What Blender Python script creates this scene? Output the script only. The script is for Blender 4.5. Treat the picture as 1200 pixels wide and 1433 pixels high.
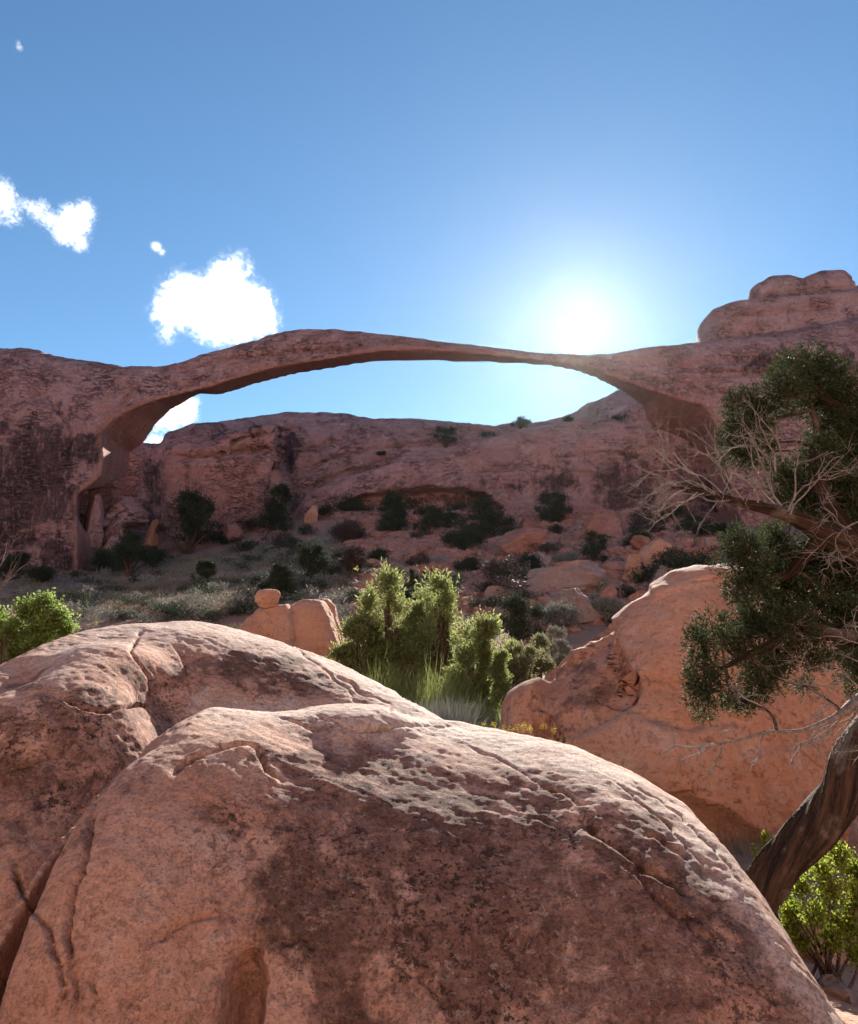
import bpy, math, random
import numpy as np
from mathutils import Vector, Matrix
S = bpy.context.scene
for o in list(bpy.data.objects):
    bpy.data.objects.remove(o)

# ---------------------------------------------------------------- camera
EYE = 1.65
F = 1150.0                      # focal length in pixels of the 1200 x 1433 photograph
CX, CY, HOR = 600.0, 716.5, 905.0
PITCH = math.atan((HOR - CY) / F)
cam_d = bpy.data.cameras.new('camera')
cam = bpy.data.objects.new('camera', cam_d)
S.collection.objects.link(cam)
cam.location = (0, 0, EYE)
cam.rotation_euler = (math.pi / 2 + PITCH, 0, 0)
cam_d.sensor_fit = 'HORIZONTAL'; cam_d.sensor_width = 36.0
cam_d.lens = 36.0 * F / 1200.0
cam_d.clip_start = 0.05; cam_d.clip_end = 20000
S.camera = cam
CP, SP = math.cos(PITCH), math.sin(PITCH)

def ray(px, py):
    u = (np.asarray(px, float) - CX) / F
    v = -(np.asarray(py, float) - CY) / F
    return u, CP - v * SP, SP + v * CP

def P(px, py, Y):
    """world point seen at pixel (px,py) at the distance Y in front of the camera"""
    x, y, z = ray(px, py)
    k = np.asarray(Y, float) / y
    return np.stack([x * k, np.broadcast_to(np.asarray(Y, float), np.shape(k)), EYE + z * k], -1)

def proj(v):
    x, y, z = v[:, 0], v[:, 1], v[:, 2] - EYE
    d = np.maximum(y * CP + z * SP, 1e-3)
    w = -y * SP + z * CP
    return CX + F * x / d, CY - F * w / d

# ---------------------------------------------------------------- sky, sun, exposure
SUN_PX = (809, 449)
sx, sy, sz = [float(a) for a in ray(*SUN_PX)]
to_sun = Vector((sx, sy, sz)).normalized()
SUN_EL = math.asin(to_sun.z)
SUN_AZ = math.atan2(to_sun.x, to_sun.y)
W = bpy.data.worlds.new('World'); S.world = W; W.use_nodes = True
wn, wl = W.node_tree.nodes, W.node_tree.links
wn.clear()
sky = wn.new('ShaderNodeTexSky'); sky.sky_type = 'NISHITA'; sky.sun_disc = False
sky.sun_elevation = SUN_EL; sky.sun_rotation = SUN_AZ
sky.altitude = 1500; sky.air_density = 1.0; sky.dust_density = 0.3; sky.ozone_density = 2.0
bg = wn.new('ShaderNodeBackground'); bg.inputs['Strength'].default_value = 0.05
wo = wn.new('ShaderNodeOutputWorld')
wb = wn.new('ShaderNodeMix'); wb.data_type = 'RGBA'; wb.blend_type = 'MULTIPLY'; wb.inputs[0].default_value = 1.0
wb.inputs[7].default_value = (0.76, 1.0, 1.08, 1)      # white balance of the phone
wl.new(sky.outputs[0], wb.inputs[6]); wl.new(wb.outputs[2], bg.inputs[0]); wl.new(bg.outputs[0], wo.inputs[0])

sun_d = bpy.data.lights.new('sun', 'SUN'); sun_d.energy = 5.0; sun_d.angle = math.radians(0.5)
sun_d.color = (1.0, 0.93, 0.82)
sun = bpy.data.objects.new('sun', sun_d); S.collection.objects.link(sun)
sun.rotation_euler = to_sun.to_track_quat('Z', 'Y').to_euler()
S.view_settings.view_transform = 'Standard'; S.view_settings.look = 'None'
S.view_settings.exposure = 1.6; S.view_settings.gamma = 1.0
S.render.engine = 'CYCLES'
S.cycles.max_bounces = 8; S.cycles.diffuse_bounces = 5; S.cycles.transmission_bounces = 4
S.cycles.volume_bounces = 5
S.cycles.use_denoising = True
S.cycles.denoising_prefilter = 'ACCURATE'

# ---------------------------------------------------------------- numpy tools
_pr = np.random.default_rng(7)
_perm = _pr.permutation(4096).astype(np.int32)
_grad = _pr.normal(size=(4096, 3)).astype(np.float32)
_grad /= np.linalg.norm(_grad, axis=1, keepdims=True)

def perlin(p):
    p = np.asarray(p, np.float32)
    i = np.floor(p).astype(np.int32); f = p - i
    u = f * f * f * (f * (f * 6 - 15) + 10)
    out = np.zeros(len(p), np.float32)
    for dx in (0, 1):
        wx = u[:, 0] if dx else 1 - u[:, 0]
        hx = _perm[(i[:, 0] + dx) & 4095]
        for dy in (0, 1):
            wy = u[:, 1] if dy else 1 - u[:, 1]
            hy = _perm[(hx + i[:, 1] + dy) & 4095]
            for dz in (0, 1):
                wz = u[:, 2] if dz else 1 - u[:, 2]
                g = _grad[_perm[(hy + i[:, 2] + dz) & 4095]]
                out += wx * wy * wz * (g[:, 0] * (f[:, 0] - dx) + g[:, 1] * (f[:, 1] - dy) + g[:, 2] * (f[:, 2] - dz))
    return out * 1.6

def fbm(p, scale=1.0, octaves=5, gain=0.5, ridged=False, off=0.0):
    p = np.asarray(p, np.float32) / scale + off
    a, s, out = 1.0, 0.0, np.zeros(len(p), np.float32)
    for k in range(octaves):
        n = perlin(p)
        if ridged: n = 1 - 2 * np.abs(n)
        out += a * n; s += a; a *= gain
        p = p * 2.03 + 17.3
    return out / s

def smin(a, b, k):
    h = np.clip(0.5 + 0.5 * (b - a) / k, 0, 1)
    return b + (a - b) * h - k * h * (1 - h)
def smax(a, b, k): return -smin(-a, -b, k)

def surface_nets(Fd, org, h):
    """quads of the zero surface of the field Fd (negative inside)"""
    s = Fd < 0
    nx, ny, nz = Fd.shape
    c = np.zeros((nx - 1, ny - 1, nz - 1), np.uint8)
    off = [(a, b, d) for a in (0, 1) for b in (0, 1) for d in (0, 1)]
    for a, b, d in off:
        c += s[a:nx - 1 + a, b:ny - 1 + b, d:nz - 1 + d]
    ci = np.argwhere((c > 0) & (c < 8))
    idx = np.full(c.shape, -1, np.int32)
    idx[ci[:, 0], ci[:, 1], ci[:, 2]] = np.arange(len(ci))
    val = np.stack([Fd[ci[:, 0] + a, ci[:, 1] + b, ci[:, 2] + d] for a, b, d in off], 1).astype(np.float64)
    acc = np.zeros((len(ci), 3)); cnt = np.zeros(len(ci))
    offa = np.array(off, float)
    for i in range(8):
        for j in range(i + 1, 8):
            if np.abs(offa[i] - offa[j]).sum() != 1: continue
            m = (val[:, i] < 0) != (val[:, j] < 0)
            den = val[:, i] - val[:, j]
            t = np.where(m, val[:, i] / np.where(den == 0, 1, den), 0)
            acc += np.where(m[:, None], offa[i] + t[:, None] * (offa[j] - offa[i]), 0); cnt += m
    v = (ci + acc / cnt[:, None]) * h + np.asarray(org)
    faces = []
    for ax in range(3):
        a1, a2 = [(1, 2), (2, 0), (0, 1)][ax]
        sl0 = [slice(None)] * 3; sl1 = [slice(None)] * 3
        sl0[ax] = slice(0, -1); sl1[ax] = slice(1, None)
        A, B = s[tuple(sl0)], s[tuple(sl1)]
        e = np.argwhere(A != B)
        ok = np.ones(len(e), bool)
        for q in (a1, a2): ok &= (e[:, q] > 0) & (e[:, q] < Fd.shape[q] - 1)
        e = e[ok]
        flip = A[e[:, 0], e[:, 1], e[:, 2]]
        def get(d1, d2):
            k = e.copy(); k[:, a1] += d1; k[:, a2] += d2
            return idx[k[:, 0], k[:, 1], k[:, 2]]
        q = np.stack([get(-1, -1), get(0, -1), get(0, 0), get(-1, 0)], 1)
        q = np.where(flip[:, None], q, q[:, ::-1])
        faces.append(q)
    return v, np.concatenate(faces)

def quad_split(v, f):
    """every quad into four"""
    e = np.concatenate([f[:, [i, (i + 1) % 4]] for i in range(4)])
    es = np.sort(e, 1).astype(np.int64)
    key = es[:, 0] * len(v) + es[:, 1]
    u, inv = np.unique(key, return_inverse=True)
    mid = 0.5 * (v[u // len(v)] + v[u % len(v)])
    fc = v[f].mean(1)
    m = inv.reshape(4, -1).T + len(v)
    cen = np.arange(len(f)) + len(v) + len(u)
    nv = np.concatenate([v, mid, fc])
    nf = np.concatenate([np.stack([f[:, i], m[:, i], cen, m[:, (i + 3) % 4]], 1) for i in range(4)])
    return nv, nf

def vnormals(v, f):
    a = v[f[:, 2]] - v[f[:, 0]]
    b = (v[f[:, 3]] if f.shape[1] == 4 else v[f[:, 1]]) - (v[f[:, 1]] if f.shape[1] == 4 else v[f[:, 0]])
    n = np.cross(a, b) if f.shape[1] == 4 else np.cross(b, a)
    out = np.zeros_like(v)
    for k in range(f.shape[1]):
        for c in range(3):
            out[:, c] += np.bincount(f[:, k], n[:, c], len(v))
    return out / np.maximum(np.linalg.norm(out, axis=1, keepdims=True), 1e-9)

def relax(v, f, n=1, w=0.5):
    for _ in range(n):
        acc = np.zeros_like(v); cnt = np.zeros(len(v))
        k = f.shape[1]
        for i in range(k):
            for j in (1, k - 1):
                b = f[:, (i + j) % k]
                for c in range(3): acc[:, c] += np.bincount(f[:, i], v[b, c], len(v))
                cnt += np.bincount(f[:, i], minlength=len(v))
        v = v + w * (acc / np.maximum(cnt, 1)[:, None] - v)
    return v

def mesh_data(name, v, f, smooth=True, attrs=None):
    me = bpy.data.meshes.new(name)
    v = np.asarray(v, np.float32); f = np.asarray(f, np.int32)
    n = f.shape[1]
    me.vertices.add(len(v)); me.vertices.foreach_set('co', v.ravel())
    me.loops.add(f.size); me.loops.foreach_set('vertex_index', f.ravel())
    me.polygons.add(len(f))
    me.polygons.foreach_set('loop_start', np.arange(0, f.size, n, dtype=np.int32))
    me.update(calc_edges=True)
    me.polygons.foreach_set('use_smooth', np.full(len(f), smooth))
    for k, a in (attrs or {}).items():
        a = np.asarray(a, np.float32)
        if a.ndim == 2:
            at = me.attributes.new(k, 'FLOAT_VECTOR', 'POINT'); at.data.foreach_set('vector', a.ravel())
        else:
            dom = 'POINT' if len(a) == len(v) else 'FACE'
            at = me.attributes.new(k, 'FLOAT', dom); at.data.foreach_set('value', a)
    me.update()
    return me

def link(name, data, mat=None, parent=None, loc=None):
    o = bpy.data.objects.new(name, data); S.collection.objects.link(o)
    if mat is not None and data is not None:
        if len(data.materials) == 0: data.materials.append(mat)
    if parent is not None: o.parent = parent
    if loc is not None: o.location = loc
    return o

def obj(name, v, f, mat, parent=None, loc=None, smooth=True, attrs=None):
    return link(name, mesh_data(name, v, f, smooth, attrs), mat, parent, loc)

def tag(o, label, cat, group=None, kind=None):
    if label: o['label'] = label
    if cat: o['category'] = cat
    if group: o['group'] = group
    if kind: o['kind'] = kind
    return o

def thing(name, label, cat, loc=(0, 0, 0), group=None):
    return tag(link(name, None, None, None, loc), label, cat, group)

def seg_dist(px, py, pts):
    """distance of points to a polyline (any 2-D space)"""
    d = np.full(len(px), 1e9, np.float32); tt = np.zeros(len(px), np.float32)
    n = len(pts) - 1
    for i in range(n):
        (x0, y0), (x1, y1) = pts[i][:2], pts[i + 1][:2]
        dx, dy = x1 - x0, y1 - y0
        t = np.clip(((px - x0) * dx + (py - y0) * dy) / (dx * dx + dy * dy + 1e-9), 0, 1)
        q = np.hypot(px - x0 - t * dx, py - y0 - t * dy)
        m = q < d
        d = np.where(m, q, d); tt = np.where(m, (i + t) / n, tt)
    return d, tt

def poly_sd(X, Y, pts):
    """signed distance to a closed polygon, negative inside"""
    pts = list(pts); q = pts + [pts[0]]
    d, _ = seg_dist(X, Y, q)
    ins = np.zeros(len(X), bool)
    for i in range(len(pts)):
        (x0, y0), (x1, y1) = q[i], q[i + 1]
        c = ((y0 > Y) != (y1 > Y)) & (X < (x1 - x0) * (Y - y0) / ((y1 - y0) if y1 != y0 else 1e-9) + x0)
        ins ^= c
    return np.where(ins, -d, d)

def sstep(a, b, x):
    t = np.clip((x - a) / (b - a), 0, 1); return t * t * (3 - 2 * t)

class Grid:
    def __init__(g, lo, hi, h):
        g.lo, g.h = np.array(lo, float), h
        n = [int(math.ceil((hi[k] - lo[k]) / h)) + 1 for k in range(3)]
        g.x, g.y, g.z = [(lo[k] + h * np.arange(n[k])).astype(np.float32) for k in range(3)]
        g.X, g.Y, g.Z = g.x[:, None, None], g.y[None, :, None], g.z[None, None, :]
    def ridge(g, pts, zb, p=2.4, q=None, fe=0.0):
        """solid under a ridge line: pts = (px, py, Y, front half width, back half width)"""
        w = np.array([P(a[0], a[1], a[2] - fe * a[3]) for a in pts]); w[:, 1] = [a[2] for a in pts]; o = np.argsort(w[:, 0])
        xs = w[o, 0]
        ip = lambda c: np.interp(g.x, xs, np.asarray(c)[o]).astype(np.float32)[:, None, None]
        Yr, Zr = ip(w[:, 1]), ip(w[:, 2])
        wf, wb = ip([a[3] for a in pts]), ip([a[4] for a in pts])
        t = np.abs(g.Y - Yr) / np.where(g.Y < Yr, wf, wb)
        H = np.maximum(Zr - zb, 0.05)
        u = np.clip((g.Z - zb) / H, 0, None)
        r = (t ** p + u ** (q or p)) ** (1 / p) - 1
        e = np.maximum(xs[0] - g.X, g.X - xs[-1])
        return np.maximum(r * np.minimum(np.minimum(wf, wb), H), e + 0 * r)
    def ell(g, c, r):
        k = ((g.X - c[0]) / r[0]) ** 2 + ((g.Y - c[1]) / r[1]) ** 2 + ((g.Z - c[2]) / r[2]) ** 2
        return (np.sqrt(k) - 1) * min(r)
    def mesh(g, Fd): return surface_nets(Fd, g.lo, g.h)

def carve(v, n, pts, wpx, depth, lip=0.0):
    """a groove of real depth along a line seen at the given pixels (front faces only)"""
    px, py = proj(v)
    d, t = seg_dist(px, py, pts)
    view = v - np.array([0, 0, EYE]); facing = (view * n).sum(1) < 0.15 * np.linalg.norm(view, axis=1)
    k = np.exp(-(d / wpx) ** 2) * depth * (np.clip(np.sin(np.pi * np.clip(t, .02, .98)) * 2, 0, 1))
    if lip:
        side = np.zeros(len(v)); dm = np.full(len(v), 1e9)
        for (x0, y0), (x1, y1) in zip(pts[:-1], pts[1:]):
            q, _ = seg_dist(px, py, [(x0, y0), (x1, y1)]); c = (x1 - x0) * (py - y0) - (y1 - y0) * (px - x0)
            side = np.where(q < dm, np.sign(c), side); dm = np.minimum(q, dm)
        e = sstep(0.02, 0.12, t) * sstep(0.98, 0.88, t)
        k = k * (0.35 + 0.65 * sstep(-.2, .25, fbm(v, .22, 3, off=2.0))) - lip * depth * e * (side > 0) * np.exp(-d / (wpx * 7)) + 0.25 * lip * depth * e * (side < 0) * np.exp(-d / (wpx * 5))
    return v - n * (k * facing)[:, None]

def blotch(v, pts, soft, nscale, namp=0.6, off=0.0):
    """0..1 mask of a stain with a ragged outline, seen at the polygon of pixels"""
    px, py = proj(v)
    sd = poly_sd(px, py, pts)
    return np.clip(0.5 - sd / soft * 0.5 + namp * fbm(v, nscale, 5, 0.6, off=off), 0, 1)
# ---------------------------------------------------------------- materials
class NB:
    def __init__(s, name):
        s.m = bpy.data.materials.new(name); s.m.use_nodes = True
        s.t = s.m.node_tree; s.t.nodes.clear()
        s.out = s.t.nodes.new('ShaderNodeOutputMaterial')
    def n(s, kind, **kw):
        k = s.t.nodes.new('ShaderNode' + kind)
        for a, b in kw.items(): setattr(k, a, b)
        return k
    def put(s, sock, val):
        if isinstance(val, bpy.types.NodeSocket): s.t.links.new(val, sock)
        elif val is not None:
            if isinstance(val, (tuple, list)) and len(val) == 3 and len(sock.default_value) == 4: val = (*val, 1)
            sock.default_value = val
    def math(s, op, a, b=None, c=None, clamp=False):
        k = s.n('Math', operation=op, use_clamp=clamp)
        for i, q in enumerate((a, b, c)):
            if q is not None: s.put(k.inputs[i], q)
        return k.outputs[0]
    def pos(s): return s.n('NewGeometry').outputs['Position']
    def map(s, vec, scale, rot=(0, 0, 0), loc=(0, 0, 0)):
        k = s.n('Mapping'); s.put(k.inputs[0], vec); k.inputs[1].default_value = loc; k.inputs[2].default_value = rot
        k.inputs[3].default_value = scale if isinstance(scale, tuple) else (scale,) * 3
        return k.outputs[0]
    def noise(s, vec, scale, detail=5, rough=0.55, dist=0.0):
        k = s.n('TexNoise'); s.put(k.inputs['Vector'], vec)
        k.inputs['Scale'].default_value = scale; k.inputs['Detail'].default_value = detail
        k.inputs['Roughness'].default_value = rough; k.inputs['Distortion'].default_value = dist
        return k.outputs['Fac']
    def vor(s, vec, scale, feature='F1', rnd=1.0):
        k = s.n('TexVoronoi', feature=feature); s.put(k.inputs['Vector'], vec)
        k.inputs['Scale'].default_value = scale; k.inputs['Randomness'].default_value = rnd
        return k.outputs['Distance']
    def step(s, x, a, b):
        k = s.n('MapRange', interpolation_type='SMOOTHSTEP'); s.put(k.inputs[0], x)
        k.inputs[1].default_value = a; k.inputs[2].default_value = b
        return k.outputs[0]
    def ramp(s, x, stops):
        k = s.n('ValToRGB'); s.put(k.inputs[0], x)
        e = k.color_ramp.elements
        while len(e) < len(stops): e.new(0.5)
        for i, (p, c) in enumerate(stops): e[i].position = p; e[i].color = (*c, 1)
        return k.outputs[0]
    def mix(s, f, a, b, mode='MIX'):
        k = s.n('Mix', data_type='RGBA', blend_type=mode)
        s.put(k.inputs[0], f); s.put(k.inputs[6], a); s.put(k.inputs[7], b)
        return k.outputs[2]
    def attr(s, name, out='Fac'):
        return s.n('Attribute', attribute_name=name).outputs[out]
    def bump(s, h, strength, dist, normal=None):
        k = s.n('Bump'); s.put(k.inputs['Height'], h)
        k.inputs['Strength'].default_value = strength; k.inputs['Distance'].default_value = dist
        if normal is not None: s.put(k.inputs['Normal'], normal)
        return k.outputs[0]
    def bsdf(s, col, rough=0.9, normal=None, spec=0.2):
        k = s.n('BsdfPrincipled'); s.put(k.inputs['Base Color'], col); s.put(k.inputs['Roughness'], rough)
        k.inputs['Specular IOR Level'].default_value = spec
        if normal is not None: s.put(k.inputs['Normal'], normal)
        return k.outputs[0]
    def done(s, sh): s.t.links.new(sh, s.out.inputs[0]); return s.m

def rock_mat(name, A, B, pale, dark, k=1.0, streak=0.0, lichen=0.5, strata=0.3, bumpd=0.02, fleck=0.5, bed=(0, 0, 0), crust=False):
    """sandstone: two body colours, pale patches, dark varnish (streaks and the painted attribute varn), lichen, bedding"""
    s = NB(name); p = s.pos(); q = s.map(p, k)
    big = s.noise(q, 0.9, 4, 0.6, 0.4); med = s.noise(q, 4.5, 7, 0.65, 0.3); fine = s.noise(q, 34, 6, 0.7)
    col = s.mix(s.step(big, 0.36, 0.66), A, B)
    col = s.mix(s.math('MULTIPLY', s.step(med, 0.5, 0.72), 0.55), col, pale)
    bedv = s.map(p, (0.25 * k, 0.25 * k, 2.6 * k), rot=bed)
    bd = s.noise(bedv, 2.2, 6, 0.62, 0.25)
    col = s.mix(s.math('MULTIPLY', s.step(bd, 0.52, 0.68), strata), col, tuple(c * 0.72 for c in A))
    col = s.mix(s.math('MULTIPLY', s.step(bd, 0.42, 0.30), strata * 0.8), col, pale)
    # varnish
    st = s.noise(s.map(p, (1.7 * k, 1.7 * k, 0.16 * k)), 2.4, 6, 0.68, 0.2)
    vm = s.math('ADD', s.math('MULTIPLY', s.attr('varn'), 0.75), s.math('MULTIPLY', st, 0.62))
    vm = s.math('ADD', vm, s.math('MULTIPLY', s.math('SUBTRACT', med, 0.5), 0.5))
    if streak: vm = s.math('ADD', vm, streak)
    vm = s.step(vm, 0.58, 0.76)
    vm = s.math('MULTIPLY', vm, s.step(s.noise(s.map(p, (k, k, 0.22 * k)) if k < 0.3 else q, 13, 6, 0.75), 0.26, 0.50))
    col = s.mix(s.math('MULTIPLY', vm, 0.88), col, dark)
    # lichen flecks, dark and pale
    lm = s.step(s.noise(q, 1.6, 4, 0.6, 0.5), 0.42, 0.62)
    if crust:
        la = s.attr('lich')
        cr = s.math('ADD', s.noise(q, 3.6, 9, 0.74, 0.5), s.math('MULTIPLY', la, 0.22))
        cr = s.math('MULTIPLY', s.step(cr, 0.58, 0.70), 0.85)
        col = s.mix(cr, col, s.mix(s.step(s.noise(q, 9, 4, 0.7), 0.4, 0.6), (0.16, 0.082, 0.062), (0.27, 0.155, 0.12)))
        lm = s.math('MULTIPLY', s.math('ADD', lm, 0.25), s.math('ADD', la, 0.12), None, True)
        fleck = s.math('MULTIPLY', la, fleck)
        col = s.mix(s.math('MULTIPLY', s.attr('pale'), 0.8), col, (0.60, 0.50, 0.44))  # pale coat on the ridge tops, also whitening the sunlit strip in colour
    f1 = s.noise(q, 15, 6, 0.75, 0.15); f2 = s.noise(s.map(q, 1.0, loc=(7, 3, 5)), 21, 4, 0.7, 0.4)
    if crust: f1 = s.math('MAXIMUM', f1, s.math('ADD', s.noise(s.map(q, 1.0, loc=(2, 9, 4)), 38, 4, 0.75, 0.1), -0.015))
    d1 = s.math('MULTIPLY', s.step(f1, 0.545 if crust else 0.56, 0.60 if crust else 0.64), s.math('MULTIPLY', lm, lichen))
    col = s.mix(d1, col, tuple(c * 0.45 + 0.006 for c in dark))
    d2 = s.math('MULTIPLY', s.step(f2, 0.60, 0.64), fleck)
    col = s.mix(d2, col, (0.43, 0.36, 0.33))
    col = s.mix(1.0, col, s.ramp(fine, [(0.25, (0.74, 0.72, 0.71)), (0.5, (1, 1, 1)), (0.78, (1.22, 1.2, 1.18))]), 'MULTIPLY')
    h = s.math('ADD', s.math('MULTIPLY', med, 0.7), s.math('MULTIPLY', fine, 0.26))
    if k < 0.3:
        rough = s.math('SUBTRACT', 1.0, s.attr('calm'))
        ck = s.noise(s.map(p, (0.8 * k, 0.8 * k, 2.0 * k)), 4.2, 7, 0.66, 1.0)
        ck = s.math('ABSOLUTE', s.math('SUBTRACT', ck, 0.5))
        ck = s.math('SUBTRACT', 1.0, s.step(ck, 0.0, 0.035))
        pm = s.math('MULTIPLY', s.step(s.noise(q, 1.5, 5, 0.6, 0.4), 0.42, 0.62), rough)
        ck = s.math('MULTIPLY', ck, pm)
        sc = s.math('MULTIPLY', s.step(s.noise(s.map(p, (0.7 * k, 0.7 * k, 2.6 * k)), 7.0, 6, 0.7, 0.5), 0.54, 0.66), s.math('ADD', s.math('MULTIPLY', pm, 0.8), 0.15))
        h = s.math('SUBTRACT', s.math('MULTIPLY', h, s.math('ADD', s.math('MULTIPLY', rough, 0.8), 0.2)), s.math('ADD', s.math('MULTIPLY', ck, 0.5), s.math('MULTIPLY', sc, 0.35)))
        col = s.mix(s.math('MULTIPLY', ck, 0.8), col, dark)
        col = s.mix(s.math('MULTIPLY', sc, 0.62), col, dark)
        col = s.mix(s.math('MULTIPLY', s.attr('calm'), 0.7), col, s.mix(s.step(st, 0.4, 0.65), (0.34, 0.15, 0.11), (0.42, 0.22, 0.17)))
    h = s.math('ADD', h, s.math('MULTIPLY', bd, 0.9 * strata + 0.15))
    h = s.math('SUBTRACT', h, s.math('MULTIPLY', s.step(f1, 0.54, 0.62), 0.16))
    if crust:
        gr = s.noise(p, 95, 4, 0.75); gv = s.noise(s.map(p, (0.35, 0.6, 1.0), rot=bed), 30, 6, 0.72, 0.4)
        h = s.math('ADD', h, s.math('ADD', s.math('MULTIPLY', gr, 0.22), s.math('MULTIPLY', gv, 0.30)))
        col = s.mix(1.0, col, s.ramp(s.noise(p, 70, 5, 0.8), [(0.30, (0.42, 0.40, 0.39)), (0.46, (0.96, 0.96, 0.96)), (0.56, (1.04, 1.04, 1.04)), (0.72, (1.42, 1.38, 1.34))]), 'MULTIPLY')
    nm = s.bump(h, 0.9, bumpd)
    return s.done(s.bsdf(col, 0.92, nm, 0.15))

def leaf_mat(name, stops, trans=0.4, tcol=None, rough=0.6):
    s = NB(name); r = s.attr('rnd')
    col = s.ramp(r, stops)
    d = s.bsdf(col, rough, None, 0.02)
    if not trans: return s.done(d)
    t = s.n('BsdfTranslucent'); s.put(t.inputs[0], s.mix(1.0, col, tcol or (1, 1, 1), 'MULTIPLY') if tcol else col)
    m = s.n('MixShader'); m.inputs[0].default_value = trans
    s.t.links.new(d, m.inputs[1]); s.t.links.new(t.outputs[0], m.inputs[2])
    return s.done(m.outputs[0])

def bark_mat(name, A, B, C, fib=True, sc=1.0, d=0.012):
    s = NB(name)
    if fib:
        v = s.map(s.attr('fib', 'Vector'), (7 * sc, 7 * sc, 1.1 * sc)); 
    else:
        v = s.map(s.pos(), (18 * sc,) * 3)
    a = s.noise(v, 2.2, 6, 0.65, 0.4); b = s.noise(v, 9, 5, 0.7)
    c = s.noise(s.map(s.pos(), 1.0), 3.2, 4, 0.6)
    col = s.mix(s.step(a, 0.38, 0.62), A, B)
    col = s.mix(s.math('MULTIPLY', s.step(c, 0.52, 0.66), 0.85), col, C)
    col = s.mix(1.0, col, s.ramp(b, [(0.3, (0.45, 0.45, 0.45)), (0.6, (1.1, 1.1, 1.1))]), 'MULTIPLY')
    h = s.math('ADD', a, s.math('MULTIPLY', b, 0.5))
    return s.done(s.bsdf(col, 0.9, s.bump(h, 0.9, d), 0.15))

M = {}
M['boulder'] = rock_mat('boulder_sandstone', (0.56, 0.345, 0.26), (0.49, 0.265, 0.185), (0.60, 0.45, 0.385), (0.105, 0.058, 0.042), 1.0, 0.0, 0.9, 0.35, 0.03, 0.6, (0.25, 0.5, 0), True)
M['smooth'] = rock_mat('orange_sandstone', (0.52, 0.285, 0.19), (0.43, 0.215, 0.14), (0.58, 0.41, 0.33), (0.14, 0.08, 0.062), 0.7, -0.05, 0.6, 0.45, 0.04, 0.35, (0.1, 0.2, 0))
M['cliff'] = rock_mat('cliff_sandstone', (0.44, 0.262, 0.242), (0.38, 0.20, 0.178), (0.53, 0.39, 0.37), (0.07, 0.042, 0.042), 0.16, -0.02, 0.7, 0.45, 0.55, 0.35)
M['fin'] = rock_mat('fin_sandstone', (0.455, 0.275, 0.255), (0.39, 0.21, 0.19), (0.54, 0.40, 0.38), (0.085, 0.05, 0.05), 0.14, -0.04, 0.65, 0.5, 0.6, 0.35)
M['talus'] = rock_mat('talus_sandstone', (0.44, 0.21, 0.15), (0.36, 0.155, 0.108), (0.52, 0.34, 0.27), (0.12, 0.07, 0.06), 0.45, -0.06, 0.6, 0.4, 0.16, 0.4)
M['grey'] = rock_mat('grey_sandstone', (0.38, 0.275, 0.24), (0.36, 0.23, 0.185), (0.50, 0.40, 0.36), (0.12, 0.08, 0.07), 0.45, -0.06, 0.6, 0.4, 0.16, 0.5)
M['scree'] = rock_mat('scree_sandstone', (0.50, 0.245, 0.17), (0.40, 0.17, 0.115), (0.56, 0.42, 0.36), (0.12, 0.07, 0.06), 1.6, -0.1, 0.3, 0.3, 0.05, 0.4)
M['bark'] = bark_mat('juniper_bark', (0.10, 0.06, 0.042), (0.03, 0.02, 0.016), (0.23, 0.185, 0.155), True, 1.0, 0.03)
M['wood'] = bark_mat('limb_wood', (0.15, 0.10, 0.075), (0.06, 0.04, 0.03), (0.2, 0.15, 0.12), False, 1.0, 0.004)
M['dead'] = bark_mat('weathered_twig', (0.27, 0.24, 0.23), (0.15, 0.13, 0.12), (0.36, 0.34, 0.33), False, 1.0, 0.002)
M['juniper'] = leaf_mat('juniper_spray', [(0, (0.024, 0.033, 0.018)), (0.5, (0.046, 0.060, 0.031)), (1, (0.092, 0.110, 0.053))], 0.32)
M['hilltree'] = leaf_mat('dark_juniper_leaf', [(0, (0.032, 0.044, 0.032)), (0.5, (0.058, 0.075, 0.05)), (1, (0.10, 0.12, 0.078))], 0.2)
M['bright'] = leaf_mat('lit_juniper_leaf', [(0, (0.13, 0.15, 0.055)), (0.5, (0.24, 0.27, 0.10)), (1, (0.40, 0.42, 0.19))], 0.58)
M['olive'] = leaf_mat('olive_leaf', [(0, (0.12, 0.125, 0.065)), (0.5, (0.21, 0.21, 0.11)), (1, (0.34, 0.32, 0.18))], 0.5)
M['ephedra'] = leaf_mat('green_stem', [(0, (0.13, 0.15, 0.045)), (0.5, (0.24, 0.27, 0.085)), (1, (0.40, 0.42, 0.17))], 0.5)
M['lime'] = leaf_mat('lime_leaf', [(0, (0.14, 0.19, 0.025)), (0.5, (0.26, 0.33, 0.045)), (1, (0.44, 0.45, 0.08))], 0.58)
M['ash'] = leaf_mat('broad_leaf', [(0, (0.11, 0.17, 0.04)), (0.5, (0.20, 0.28, 0.07)), (1, (0.36, 0.42, 0.17))], 0.55)
M['flower'] = leaf_mat('yellow_flower', [(0, (0.45, 0.36, 0.02)), (0.5, (0.62, 0.52, 0.03)), (1, (0.75, 0.66, 0.08))], 0.3)
M['sage'] = leaf_mat('sage_leaf', [(0, (0.15, 0.155, 0.13)), (0.5, (0.24, 0.245, 0.21)), (1, (0.38, 0.37, 0.33))], 0.15)
M['browntwig'] = leaf_mat('dry_brush', [(0, (0.06, 0.045, 0.045)), (0.5, (0.10, 0.075, 0.07)), (1, (0.17, 0.13, 0.12))], 0.1)
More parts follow.
